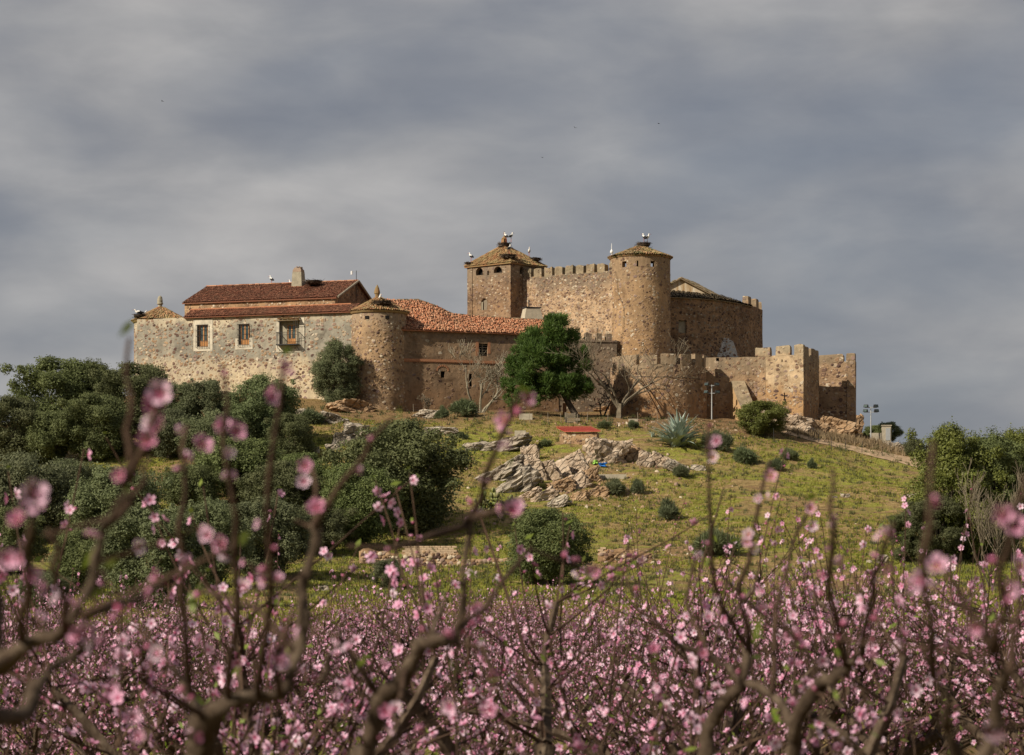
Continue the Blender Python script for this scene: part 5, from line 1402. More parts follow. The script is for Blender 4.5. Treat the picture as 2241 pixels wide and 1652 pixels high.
ROCKS = [  # foot px, foot row, width, height, tilt, label, material
    (1330, 1012, 92, 62, .05, 'tall fluted pale rock face under the red-roofed shed', 'rock_pink'), (1262, 1035, 40, 60, -.5, 'upright pale slab left of the fluted rock', 'rock_pink'),
    (1232, 1042, 30, 48, -.45, 'narrow leaning slab second left of the fluted rock', 'rock_pink'), (1204, 1050, 36, 58, -.4, 'rounded pale slab third left of the fluted rock', 'rock_pink'),
    (1170, 1050, 38, 60, -.5, 'pale leaning slab in the middle of the outcrop', 'rock_pink'), (1130, 1075, 95, 48, -.62, 'big grey lichen-covered slab low on the outcrop', 'rock_grey'),
    (1098, 1050, 95, 40, -.55, 'long grey slab at the left end of the outcrop', 'rock_grey'), (1160, 1010, 40, 40, -.2, 'blocky pale rock above the leaning slabs', 'rock_pink'),
    (1105, 985, 110, 30, -.25, 'long pink-grey slab below the concrete block', 'rock_grey'), (1040, 985, 60, 18, -.15, 'flat pale slab left of the pink-grey slab', 'rock_grey'),
    (1230, 1075, 50, 34, -.4, 'broken ochre rock below the leaning slabs', 'rock_ochre'), (1262, 1068, 48, 40, -.5, 'jagged pale rock below the upright slab', 'rock_pink'),
    (1290, 1055, 50, 36, -.3, 'jagged ochre rock below the fluted face', 'rock_ochre'), (1190, 1095, 56, 26, -.55, 'long thin slab at the foot of the outcrop', 'rock_pink'),
    (1222, 1110, 46, 26, -.5, 'grey slab at the bottom tip of the outcrop', 'rock_grey'), (1160, 1090, 46, 22, -.55, 'low slab beside the prickly pear', 'rock_pink'),
    (1270, 1095, 40, 22, -.3, 'crumbled pale rock above the round bush', 'rock_ochre'), (1310, 1085, 42, 22, -.2, 'crumbled ochre rock left of the bush pair', 'rock_ochre'),
    (1412, 1020, 34, 40, .45, 'pale slab leaning right of the fluted rock', 'rock_pink'), (1450, 1022, 50, 34, .5, 'low pale ridge running right from the outcrop', 'rock_pink'),
    (1482, 1030, 50, 22, .4, 'low rock at the outcrop\'s right tip', 'rock_grey'), (1385, 1008, 40, 36, .3, 'pale rock touching the fluted face on its right', 'rock_ochre'),
    (1528, 1028, 34, 12, .2, 'flat stone beyond the right tip of the outcrop', 'rock_grey'), (960, 950, 70, 18, .0, 'pale flat rock above the largest oak', 'rock_grey'),
    (935, 914, 62, 18, -.12, 'whitish flat rock at the round tower\'s right foot', 'rock_grey'), (780, 962, 62, 40, .1, 'grey cracked boulder above the slope path left', 'rock_grey'),
    (745, 975, 40, 30, -.1, 'smaller grey boulder left of the cracked one', 'rock_grey'), (728, 985, 32, 16, 0, 'low pale boulder beside the concrete slab', 'rock_grey'),
    (805, 892, 36, 46, .1, 'pale upright rock at the round tower\'s left foot', 'rock_pink'), (765, 900, 100, 26, .05, 'undercut ochre rock ledge under the wall olive', 'rock_ochre'),
    (690, 925, 90, 26, .35, 'smooth sloping rock below the manor', 'rock_grey'), (730, 925, 60, 20, .3, 'grey rock lower down the sloping slab', 'rock_grey'),
    (1720, 938, 110, 36, .12, 'craggy pale bedrock under the square tower', 'rock_pink'), (1785, 948, 50, 36, .4, 'craggy ochre bedrock at the tower corner', 'rock_ochre'),
    (1830, 946, 90, 34, .2, 'dark earthy crag under the outer tower', 'rock_ochre'), (1876, 940, 26, 42, .25, 'brown crag jutting out at the castle\'s right edge', 'rock_ochre'),
    (1962, 985, 56, 18, .25, 'grey rock on the skyline right of the utility box', 'rock_grey'), (1930, 1232, 26, 20, .1, 'pale round boulder alone low on the right slope', 'rock_grey'),
    (1902, 1232, 14, 8, 0, 'small flat stone left of the lone pale boulder', 'rock_grey'), (1850, 1088, 20, 9, 0, 'white stone on the open right slope', 'rock_grey'),
    (1826, 1090, 12, 5, 0, 'tiny white stone left of the white stone', 'rock_grey'), (1992, 1090, 26, 11, 0, 'white stone beside the right-hand trees', 'rock_grey'),
    (708, 1295, 22, 16, 0, 'rounded pale boulder behind the thick near branch', 'rock_grey'), (25, 1000, 46, 22, .1, 'white rock at the left edge among oaks', 'rock_grey'),
    (160, 1012, 36, 30, .1, 'grey boulder under the left-hand oaks', 'rock_grey'), (225, 1002, 22, 16, 0, 'small grey boulder right of the oak boulder', 'rock_grey'),
    (318, 1075, 26, 14, 0, 'pale stone on the bare patch between olives', 'rock_grey'), (255, 1048, 30, 9, 0, 'flat whitish stone on the bare patch', 'rock_grey'),
    (370, 1052, 18, 8, 0, 'small stone at the right of the bare patch', 'rock_pink'), (300, 1092, 24, 8, 0, 'low stone below the pale stone on the bare patch', 'rock_grey'),
    (1000, 1282, 32, 12, .1, 'flat stone below the ruined wall', 'rock_grey'), (1325, 900, 60, 10, 0, 'low stone step along the terrace', 'rock_ochre'),
    (1435, 905, 70, 12, .05, 'low broken stone ledge before the bastion', 'rock_ochre'), (1010, 890, 60, 20, 0, 'low stone ledge behind the dense dark bush', 'rock_grey'),
    (960, 893, 50, 22, 0, 'grey ledge under the plastered wing', 'rock_grey'), (1375, 985, 30, 16, 0, 'pale block on top of the outcrop behind the fluted face', 'rock_pink'),
]
for i, (px, row, w, h, tl, lab, mt) in enumerate(ROCKS):
    boulder(px, row, w, h, lab, mt, tl, i * 1.37 + .5, sub=4 if w > 34 else 3, deep=.75)

# loose stones all over the slope: nobody could count them
rng = np.random.default_rng(4); VV = []; FF = []; RRn = []; off = 0


def scatter_area(n, px0, px1, r0, r1, smin, smax, clump=None):
    global off
    for _ in range(n):
        if clump: px, row = rng.normal(clump[0], clump[2]), rng.normal(clump[1], clump[3])
        else: px, row = rng.uniform(px0, px1), rng.uniform(r0, r1)
        p = gp(px, row); V, F = USTONE[rng.integers(10)]; s = smin + (smax - smin) * rng.random() ** 3; a = rng.uniform(0, 6.28); c, sn = math.cos(a), math.sin(a)
        A = np.array([[c, -sn, 0], [sn, c, 0], [0, 0, 1]]) @ np.diag((s, s * .8, s * 1.3)); VV.append(V @ A.T + np.array(p)); FF.append(F + off); off += len(V); RRn.append(np.full(len(F), rng.random()))


scatter_area(190, 650, 2000, 940, 1330, .08, .36); scatter_area(160, 1020, 1560, 960, 1150, .15, .6); scatter_area(220, 0, 0, 0, 0, .15, .65, (1290, 1065, 85, 30)); scatter_area(90, 0, 0, 0, 0, .12, .5, (1490, 1140, 40, 18))
scatter_area(110, 0, 0, 0, 0, .15, .55, (1400, 925, 70, 7)); scatter_area(90, 0, 0, 0, 0, .12, .5, (1560, 940, 50, 10)); scatter_area(120, 100, 640, 1020, 1110, .1, .45); scatter_area(90, 620, 900, 930, 1000, .12, .5)
scatter_area(80, 0, 0, 0, 0, .12, .45, (880, 1245, 80, 7)); scatter_area(90, 0, 0, 0, 0, .12, .45, (1480, 1210, 60, 6)); scatter_area(60, 0, 0, 0, 0, .12, .5, (1410, 1075, 30, 15)); scatter_area(50, 0, 0, 0, 0, .1, .4, (1120, 965, 40, 12))
o = link('loose_stones', np_mesh('loose_stones', np.concatenate(VV), np.concatenate(FF), MATS['stones'], rnd=np.concatenate(RRn))); tagit(o, 'loose pale stones strewn over the hillside grass', 'stones', kind='stuff')

# ------------------------------------------------------------------ grass and stubble
def grass(name, n, x0, x1, y0, y1, hmin, hmax, mat, thr, seed, label, w=.035, inv=False, blades=4):
    rg = np.random.default_rng(seed); y = y0 + (y1 - y0) * rg.random(n) ** .8; x = (rg.uniform(x0, x1, n) - 1120) * KK * y
    f = fbm(x * .09, y * .05, 31, 4) + .5 * fbm(x * .5, y * .3, 77, 2); k = (f < thr) if inv else (f > thr); x, y = x[k], y[k]; f = f[k]
    x = np.repeat(x, blades) + rg.normal(0, .13, len(x) * blades); y = np.repeat(y, blades) + rg.normal(0, .13, len(y) * blades); f = np.repeat(f, blades); m = len(x)
    z = gz(x, y) - .02; P = np.stack([x, y, z], 1); a = rg.uniform(0, 6.28, m); h = rg.uniform(hmin, hmax, m); X = np.stack([np.cos(a), np.sin(a), np.zeros(m)], 1) * (w * rg.uniform(.7, 1.5, m))[:, None]
    T = P + np.stack([rg.normal(0, .35, m) * h, rg.normal(0, .35, m) * h, h], 1); V = np.stack([P - X, P + X, T], 1).reshape(-1, 3)
    rn = np.clip(.42 - f * .35 + rg.normal(0, .16, m), 0, 1)
    o = link(name, np_mesh(name, V, np.arange(m * 3).reshape(m, 3), MATS[mat], rnd=rn)); tagit(o, label, 'grass', kind='stuff')


grass('grass', 110000, -60, 2300, 100, 250, .05, .20, 'grass', -.06, 1, 'short spring grass growing in patches over the slope', .05)
grass('dry_grass', 26000, -60, 2300, 100, 258, .05, .20, 'dry_grass', -.02, 2, 'straw-coloured stubble between the green patches', .03, True)
grass('weeds', 7500, -60, 2300, 125, 257, .12, .42, 'weed', -.35, 5, 'low dark weeds and scrub tufts dotted over the slope', .04, blades=12)
rg = np.random.default_rng(9)
VV = []; RRn = []
for k in range(520):
    t = rg.random(); px = 1690 + 330 * t; p = gp(px, 936 + (px - 1690) * .175 + rg.normal(0, 5))
    for b in range(6):
        h = rg.uniform(.3, .9); a = rg.uniform(0, 6.28); X = Vector((math.cos(a), math.sin(a), 0)) * .04; q = p + Vector((rg.normal(0, .15), rg.normal(0, .15), -.03)); T = q + Vector((rg.normal(0, .25) * h, rg.normal(0, .25) * h, h)); VV += [q - X, q + X, T]; RRn.append(rg.random())
o = link('tall_dry_grass', np_mesh('tall_dry_grass', np.array([tuple(v) for v in VV]), np.arange(len(VV)).reshape(-1, 3), MATS['dry_grass'], rnd=RRn)); tagit(o, 'tall dry grass along the upper edge of the track', 'grass', kind='stuff')

# ------------------------------------------------------------------ ruined field walls
def ruin(px0, px1, row, hrow, label, seed, brick=None, prob=.85):
    a, b = gp(px0, row), gp(px1, row); Y = (a.y + b.y) / 2; a = Vector((*XY(px0, Y), 0)); b = Vector((*XY(px1, Y - .6), 0)); zb = min(g1(a.x, a.y), g1(b.x, b.y)); h = hrow * KK * Y
    t = Thing('ruined_wall', ((a.x + b.x) / 2, (a.y + b.y) / 2, zb), label, 'wall'); rng = random.Random(seed)
    core = t.part('core', wall(a.xy, b.xy, zb - .6, zb + h * .86, .5, step=.35, jit=.12, seed=seed, ragged=.5), MATS['wall_ruin'])
    S = []; u = (b - a); L = u.length; u.normalize(); n = Vector((u.y, -u.x, 0)); z = zb - .05; rowi = 0
    while z < zb + h * .95:
        x = rng.uniform(0, .2)
        while x < L:
            w = rng.uniform(.18, .46); top = zb + h * (.72 + .35 * mnoise.noise(Vector((x * .5, seed, 0))))
            if z < top and rng.random() < prob: S.append((a + u * (x + w / 2) + n * .05 + Vector((0, 0, z + rng.uniform(-.04, .04))), n, w * 1.05))
            x += w * .9
        z += rng.uniform(.17, .24); rowi += 1
    scatter_stones(t, core, S, 'stones', 150)
    if brick:
        s0, s1 = on_wall(brick[0], row, a.xy, b.xy)[0], on_wall(brick[1], row, a.xy, b.xy)[0]; zz = zb + h * .62; me = None
        for r_ in range(brick[2]):
            x = s0 + (r_ % 2) * .2
            while x < s1 - .3:
                q = a + u * (x + .2) + Vector((0, 0, zz + r_ * .155)) - n * .1; mb = MB(); mb.box((0, 0, 0), .40 + rng.uniform(-.05, .03), .3, .135, 0)
                if me is None or rng.random() < .05: mb.jitter(.015, 3, r_); me = mb.mesh('block', [MATS['stones_pale'], MATS['brick_red']][rng.random() < .35])
                t.mesh('block', me, core, rot=Matrix.Translation(q - t.base) @ Matrix.Rotation(math.atan2(u.y, u.x) + rng.uniform(-.03, .03), 4, 'Z')); x += .42
    return t


ruin(785, 1002, 1236, 36, 'longest ruined rubble wall with block courses on top', 1, (880, 998, 5))
ruin(1008, 1118, 1236, 17, 'low crumbled wall stub left of the isolated round bush', 2)
ruin(1308, 1425, 1232, 36, 'ruined earthen wall right of the isolated round bush', 3, (1308, 1326, 4), .4)

# ------------------------------------------------------------------ shed with red sheet roof, troughs, posts, pallet
def cube_at(px, row, w, h, dpt, mat, name, label, cat, rz=0.0, Y=None, lift=0.0):
    p = gp(px, row) if Y is None else Vector((*XY(px, Y), g1(*XY(px, Y)))); s = KK * p.y; mb = MB(); mb.box((p.x, p.y, p.z + h * s / 2 - .12 + lift), w * s, dpt, h * s + .25, rz); mb.jitter(.03, 1.5, px)
    return single(name, mb, MATS[mat], p, label, cat)


p = gp(1262, 968); s = KK * p.y
th = Thing('stone_shed', p, 'low rubble hut with a bright red sheet roof on the rocks', 'shed')
a, b = Vector((p.x - 1.75, p.y - .6)), Vector((p.x + 1.95, p.y - 1.1)); wl = th.part('wall', wall(a, b, p.z - 1.0, p.z + .95, 2.2, jit=.1, seed=31, step=.4), MATS['wall_ruin'])
scatter_stones(th, wl, plane_samples((*a, 0), (*b, 0), p.z - .5, p.z + .95, .28, .2, .38, (), 5), 'stones_pale', 60)
mb = MB(); zt = p.z + 1.02
q = [Vector((a.x + .5, a.y - .35, zt + .02)), Vector((b.x + .35, b.y - .35, zt + .02)), Vector((b.x - .55, b.y + 2.2, zt + .62)), Vector((a.x - .35, a.y + 2.0, zt + .62))]
n_r = 24
for i in range(n_r):
    f0, f1 = i / n_r, (i + .55) / n_r; f2 = (i + 1) / n_r; z = Vector((0, 0, .05))
    A, B, C = q[0].lerp(q[1], f0), q[0].lerp(q[1], f1), q[0].lerp(q[1], f2); A2, B2, C2 = q[3].lerp(q[2], f0), q[3].lerp(q[2], f1), q[3].lerp(q[2], f2)
    mb.add([A + z, B + z, B2 + z, A2 + z, B, C, C2, B2], [(0, 1, 2, 3), (4, 5, 6, 7), (1, 4, 7, 2)])
dn = Vector((0, 0, .08)); mb.add([q[0] - dn, q[1] - dn, q[1] + dn * .5, q[0] + dn * .5, q[3] - dn, q[2] - dn], [(0, 1, 2, 3), (0, 4, 5, 1)])
th.part('roof', mb, MATS['sheet_red'])
cube_at(1150, 918, 29, 12, .8, 'concrete', 'concrete_trough', 'grey concrete trough at the left of the pallet gate', 'trough')
cube_at(1138, 955, 24, 12, 1.0, 'concrete', 'concrete_block', 'square concrete block above the long pink-grey slab', 'block')
cube_at(680, 993, 38, 14, .5, 'concrete', 'concrete_slab', 'upright concrete slab between the dark oaks', 'slab')
cube_at(1340, 1048, 60, 10, .4, 'concrete', 'concrete_kerb', 'low concrete wall under the blue plastic', 'wall')
cube_at(1385, 922, 20, 5, .5, 'concrete', 'flat_block', 'flat pale block on the terrace edge', 'block')
cube_at(1235, 898, 8, 26, .3, 'brick_red', 'brick_pier', 'brick pier behind the pine trunk', 'pier', Y=258.0)
cube_at(1264, 922, 10, 6, .4, 'wood_grey', 'wooden_box', 'small wooden box on the terrace right of the pine', 'box')
# cloth caught on the rocks
for (px, row, w, mt, lab) in ((1318, 1022, 13, 'cloth_blue', 'crumpled bright blue plastic sheet among the rocks'), (1303, 1016, 10, 'cloth_green', 'lime green plastic scrap among the rocks')):
    p = gp(px, row); me = rock_mesh(px, w * KK * p.y, .5, .3, 3, .9); me.materials.append(MATS[mt]); o = link('plastic_sheet', me, None, p + Vector((0, -.1, .2))); tagit(o, lab, 'plastic')

# pallet used as a gate
p = gp(1240, 926); th = Thing('pallet_gate', p, 'weathered wooden pallet gate between thin posts', 'gate')
for k in range(5): mb = MB(); mb.box((p.x + .42, p.y, p.z + .12 + k * .2), .85, .04, .10, 0, 1); th.part('slat', mb, MATS['wood_grey'])
for dx in (0, .84): mb = MB(); mb.box((p.x + dx, p.y + .05, p.z + .5), .09, .08, 1.15); th.part('post', mb, MATS['wood_grey'])
mb = MB(); mb.box((p.x - .12, p.y + .02, p.z + .5), .16, .1, 1.2, .2); th.part('board', mb, MATS['wood_grey'])
# wire fence along the terrace edge and along the track
def fence(pts, label, hgt, name='wire_fence', lean=.12, r=.03, mat='wood_grey'):
    P = [gp(*q) for q in pts]; t = Thing(name, P[0], label, 'fence'); rng = random.Random(len(pts)); tops = []
    for q in P:
        l = Vector((rng.uniform(-lean, lean), 0, 1)) * hgt; mb = MB(); mb.tube([q - Vector((0, 0, .3)), q + l], [r, r * .8], 5); t.part('post', mb, MATS[mat]); tops.append(q + l)
    mb = MB()
    for f in (.3, .6, .92):
        for a, b, c, d in zip(P[:-1], tops[:-1], P[1:], tops[1:]): A, B = a.lerp(b, f), c.lerp(d, f); mb.tube([A, A.lerp(B, .5) - Vector((0, 0, .05)), B], .006, 3, False)
    t.part('wire', mb, MATS['iron']); return t


fence([(1090, 925), (1160, 927), (1199, 926), (1228, 926)], 'thin wire fence with leaning posts left of the pallet gate', 1.05)
fence([(1262, 928), (1284, 926), (1330, 926), (1396, 925), (1440, 924), (1463, 923)], 'thin wire fence with leaning posts right of the pallet gate', 1.05, r=.035)
fence([(905, 902), (930, 903), (998, 910), (1060, 914)], 'thin wire fence on the rock ledge beside the round tower', .9)
fence([(1693, 965), (1745, 962), (1770, 962), (1790, 968), (1820, 985), (1850, 987), (1885, 992), (1930, 1000)], 'wire fence of thin rusty posts along the track', 1.3, r=.03, mat='iron', lean=.05)

# ------------------------------------------------------------------ floodlight masts
def mast(px, row, top, label, seed):
    p = gp(px, row); s = KK * p.y; h = (HOR - top) * s - p.z; th = Thing('floodlight_mast', p, label, 'lamp'); mb = MB(); mb.tube([p - Vector((0, 0, .4)), p + Vector((0, 0, h * .95))], [.07, .05], 8); th.part('pole', mb, MATS['steel'])
    for z, w in ((h * .93, .85), (h * .72 if seed == 0 else h * .80, .95)):
        mb = MB(); mb.box((p.x, p.y, p.z + z), w * 1.5, .07, .07); th.part('crossbar', mb, MATS['steel'])
        for dx in (-1, 1):
            mb = MB(); c = Vector((p.x + dx * w * .62, p.y - .05, p.z + z + .16)); mb.box(c, .52, .30, .30, dx * .5, .8); l = th.part('floodlight', mb, MATS['lamp_black']); m2 = MB(); m2.box(c + Vector((dx * .08, -.19, -.02)), .36, .03, .2, dx * .5); th.part('lens', m2, MATS['glass_dark'], l)
    return th


mast(1557, 918, 838, 'floodlight mast before the round bastion\'s shaded edge', 0)
mast(1905, 965, 886, 'floodlight mast on the skyline right of the castle', 1)
p = gp(1920, 966); th = Thing('utility_box', p, 'small pale masonry cabinet beside the right floodlight mast', 'cabinet'); mb = MB(); mb.box((p.x - .25, p.y, p.z + .35), 1.2, .6, 1.1); th.part('plinth', mb, MATS['concrete']); mb = MB(); mb.box((p.x + .9, p.y, p.z + .7), .95, .7, 1.9); k_ = th.part('cabinet', mb, MATS['concrete']); mb = MB(); mb.box((p.x + 1.05, p.y - .36, p.z + .75), .5, .04, 1.3); th.part('door', mb, MATS['steel'], k_); mb = MB(); mb.box((p.x + .9, p.y, p.z + 1.7), 1.1, .85, .1); th.part('lid', mb, MATS['concrete'], k_)
# TV aerial on the manor gable
p = Vector((*XY(779.5, 269.0), 33.9)); th = Thing('tv_aerial', p, 'thin television aerial mast on the manor gable', 'aerial'); mb = MB(); mb.tube([p - Vector((0, 0, 1.5)), p + Vector((0, 0, 1.6))], .035, 5); th.part('mast', mb, MATS['iron'])
mb = MB(); mb.tube([p + Vector((-.5, 0, 1.45)), p + Vector((.35, 0, 1.5))], .015, 4)
for k in range(5): mb.tube([p + Vector((-.45 + k * .18, -.25, 1.42)), p + Vector((-.45 + k * .18, .25, 1.5))], .012, 4)
th.part('antenna', mb, MATS['steel']); mb = MB(); mb.box(p + Vector((-.52, 0, 1.35)), .12, .3, .4, .4); th.part('reflector', mb, MATS['white_plastic'])


# ------------------------------------------------------------------ stork nests and storks
def nest(c, r, h, label, n=150, flat=False):
    c = Vector(c); mb = MB(); rng = random.Random(int(c.x * 100)); mb.lathe(c, [(r * .35, -h * .5), (r * .72, -h * .1), (r * .8, h * .35), (r * .45, h * .45), (.02, h * .35)], 12, a=.1, close=False)
    for k in range(n):
        a = rng.uniform(0, 6.28); f = rng.uniform(.45, 1.0); z = rng.uniform(-.35, .5) * h; p = c + Vector((math.cos(a) * r * f, math.sin(a) * r * f, z)); t = a + math.pi / 2 + rng.gauss(0, .6); L = rng.uniform(.25, .75) * r * .8
        d = Vector((math.cos(t), math.sin(t), rng.gauss(0, .22))) * L; mb.tube([p - d * .5, p + d * .5], .018, 3, False, rng.random())
    mb.jitter(.03, 2, c.x); return single('stork_nest', mb, MATS['sticks'], c, label, 'nest')


NE = {'apex': (AP + Vector((0, -.1, -.12)), .85, .75, 'round stick nest round the point of the keep roof'),
      'kfront': (crn[1].lerp(AP, .24) + Vector((-.1, -.1, .15)), 1.1, .5, 'stick nest on the front corner of the keep roof'),
      'kright': (crn[2].lerp(AP, .30) + Vector((0, 0, .12)), .95, .45, 'stick nest on the right hip of the keep roof'),
      'kleft': (crn[0].lerp(AP, .12) + Vector((0, 0, .1)), .6, .3, 'thin nest at the left eave of the keep roof'),
      'round': (Vector((TC.x + .35, TC.y, 38.5)), .95, .75, 'big stick nest on top of the big round tower'),
      'c1': (Vector((C1.x + .55, C1.y - 2.1, 30.75)), 1.25, .55, 'wide stick nest on the cone of the tower beside the manor'),
      'ridge': (Vector((*XY(686, 268.5), 34.1)), 1.15, .55, 'flat stick nest beside the manor chimney'),
      'left': (Vector((*XY(306, 268.6), 30.35)), .85, .5, 'stick nest at the left eave of the far-left drum')}
for key, (c, r, h, lab) in NE.items(): nest(c, r, h, lab)


def stork_mesh(kind):
    mb = MB(); hs = 1.0
    if kind == 'sit': sp = [(-.42, 0, .14, .02), (-.30, 0, .17, .09), (-.08, 0, .2, .16), (.12, 0, .2, .14), (.24, 0, .26, .07), (.28, 0, .36, .05), (.32, 0, .42, .055), (.38, 0, .41, .03), (.41, 0, .40, .008)]
    else: sp = [(-.33, 0, .46, .02), (-.24, 0, .52, .08), (-.06, 0, .60, .145), (.08, 0, .69, .13), (.15, 0, .79, .075), (.15, 0, .88, .048), (.16, 0, .96, .058), (.21, 0, .965, .04), (.25, 0, .955, .012)]
    pts = [Vector(q[:3]) for q in sp]; mb.tube(pts, [q[3] for q in sp], 10); n = 10
    for i in range(len(mb.f)):
        ring = i // n
        if ring <= 1: mb.m[i] = 1
        elif ring == 2 and (i % n) in (2, 3, 7, 8): mb.m[i] = 1
    body = mb.mesh('body', [MATS['feather_white'], MATS['feather_black']], smooth=True)
    e = pts[-1]; bk = MB(); bk.tube([e - Vector((.03, 0, 0)), e + Vector((.19, 0, -.05))], [.02, .004], 5); beak = bk.mesh('beak', MATS['beak_red'])
    lg = []
    if kind != 'sit':
        for y in (-.05, .05): l = MB(); l.tube([(-.02, y, .55), (.01, y, .28), (-.01, y, 0), (.06, y, -.01)], [.02, .013, .012, .01], 5); lg.append(l.mesh('leg', MATS['beak_red']))
    return body, beak, lg


SK = {k: stork_mesh(k) for k in ('stand', 'sit')}


def stork(p, az, label, kind='stand', s=1.12):
    o = bpy.data.objects.new('stork', None); COL.objects.link(o); o.location = p; o.rotation_euler = (0, 0, az); o.scale = (s, s, s); tagit(o, label, 'stork', 'storks on the castle roofs'); b, k, l = SK[kind]
    link('body', b, o); link('beak', k, o)
    for q in l: link('leg', q, o)


stork(Vector((*XY(594, 273.3), 34.4)), 2.6, 'stork standing alone on the manor ridge')
stork(Vector((*XY(637, 274), 34.0)), 2.9, 'stork mostly hidden behind the manor roof by the chimney')
stork(Vector((*XY(303, 268.3), 30.55)), 3.4, 'stork sitting in the nest at the left eave of the manor', 'sit', 1.25)
stork(Vector((*XY(313, 268.6), 30.5)), .3, 'second stork lying in the left-eave nest', 'sit', 1.15)
stork(Vector((C1.x + .2, C1.y - .85, 31.35)), -1.2, 'stork sitting below the yellow finial', 'sit', 1.1)
stork(crn[0].lerp(AP, .17) + Vector((0, 0, .12)), 2.7, 'stork standing at the left eave of the keep roof')
stork(Vector((*XY(1107, 277.2), 39.85)), 2.4, 'left stork of the two at the keep roof point')
stork(Vector((*XY(1118, 277.1), 39.85)), .6, 'right stork of the two at the keep roof point')
stork(crn[1].lerp(AP, .26) + Vector((0, 0, .4)), .9, 'stork standing in the nest on the keep\'s front corner')
stork(crn[2].lerp(AP, .42) + Vector((0, 0, .12)), -1.4, 'stork standing on the right hip of the keep roof')
stork(Vector((*XY(1409, 270.2), 38.72)), 2.2, 'left stork of the pair on the big round tower')
stork(Vector((*XY(1416, 270.5), 38.72)), .1, 'right stork of the pair on the big round tower')
for px, row, Y, az, lab in ((1441, 271, 240, .4, 'small bird flying highest in the sky above the round tower'), (1258, 280, 236, 2.0, 'small bird flying in the sky above the keep'), (1186, 345, 250, 1.0, 'tiny bird flying lowest above the keep'), (355, 222, 250, 2.6, 'tiny bird flying in the sky at upper left')):
    c = W(px, row, Y); mb = MB(); mb.tube([(-.22, 0, 0), (-.1, 0, .02), (.08, 0, .02), (.18, 0, .03), (.25, 0, .02)], [.01, .03, .04, .02, .005], 6)
    for sg in (-1, 1): mb.add([(.08, 0, .03), (-.1, 0, .03), (-.12, sg * .22, .12), (.04, sg * .24, .13), (-.12, sg * .5, .06)], [(0, 1, 2, 3), (3, 2, 4)])
    o = link('bird', mb.mesh('bird', MATS['feather_black']), None, c); o.rotation_euler = (.25, 0, az); o.scale = (.55,) * 3; tagit(o, lab, 'bird')

# ------------------------------------------------------------------ peach orchard
PET = []
for k in range(5):
    a = 2 * math.pi * k / 5; PET.append((a, .18))


def blossom_unit(detail):
    """five cupped petals, point attribute pt = 0 at the heart, 1 at the rim"""
    V = [(0, 0, 0)]; pt = [0.0]; F = []
    for k in range(5):
        a = 2 * math.pi * k / 5; w = .56 if detail else .50; b = len(V)
        prof = [(.30, -.30, .06, .35), (.30, .30, .06, .35), (.42, -w, .20, .75), (.42, w, .20, .75), (.52, -.26, .27, 1.0), (.52, .26, .27, 1.0)] if detail else [(.32, -.56, .12, .7), (.50, -.30, .20, 1.0), (.50, .30, .20, 1.0), (.32, .56, .12, .7)]
        for r, da, z, t in prof: V.append((r * math.cos(a + da), r * math.sin(a + da), z + (.04 if k % 2 else 0))); pt.append(t)
        if detail: F += [(0, b, b + 1), (b, b + 2, b + 4), (b, b + 4, b + 5), (b, b + 5, b + 1), (b + 1, b + 5, b + 3)]
        else: F += [(0, b, b + 1), (0, b + 1, b + 2), (0, b + 2, b + 3)]
    return np.array(V, float), np.array(F), np.array(pt)


def bud_unit():
    V = [(0, 0, 0), (.16, 0, .22), (0, .16, .22), (-.16, 0, .22), (0, -.16, .22), (0, 0, .5)]
    return np.array(V, float), np.array([(0, 2, 1), (0, 3, 2), (0, 4, 3), (0, 1, 4), (5, 1, 2), (5, 2, 3), (5, 3, 4), (5, 4, 1)]), np.array([.0, .3, .3, .3, .3, .5])


BL_HI, BL_LO, BUD = blossom_unit(True), blossom_unit(False), bud_unit()


def frames(D, rng):
    D = D / (np.linalg.norm(D, axis=1)[:, None] + 1e-9); X = np.cross(D, rng.normal(0, 1, D.shape)); X /= np.linalg.norm(X, axis=1)[:, None] + 1e-9; return X, np.cross(D, X), D


def blossoms_mesh(name, P, D, S, rng, unit, mat='blossom', tone=None):
    V0, F0_, pt0 = unit; n = len(P); X, Y, Z = frames(D, rng); A = np.stack([X, Y, Z], 2) * S[:, None, None]
    V = np.einsum('nij,kj->nki', A, V0) + P[:, None, :]; F = (F0_[None] + (np.arange(n) * len(V0))[:, None, None]).reshape(-1, 3)
    r = np.repeat(np.clip(rng.beta(2, 2, n) if tone is None else tone, 0, 1), len(F0_)); return np_mesh(name, V.reshape(-1, 3), F, MATS[mat], rnd=r, pt=np.tile(pt0, n))


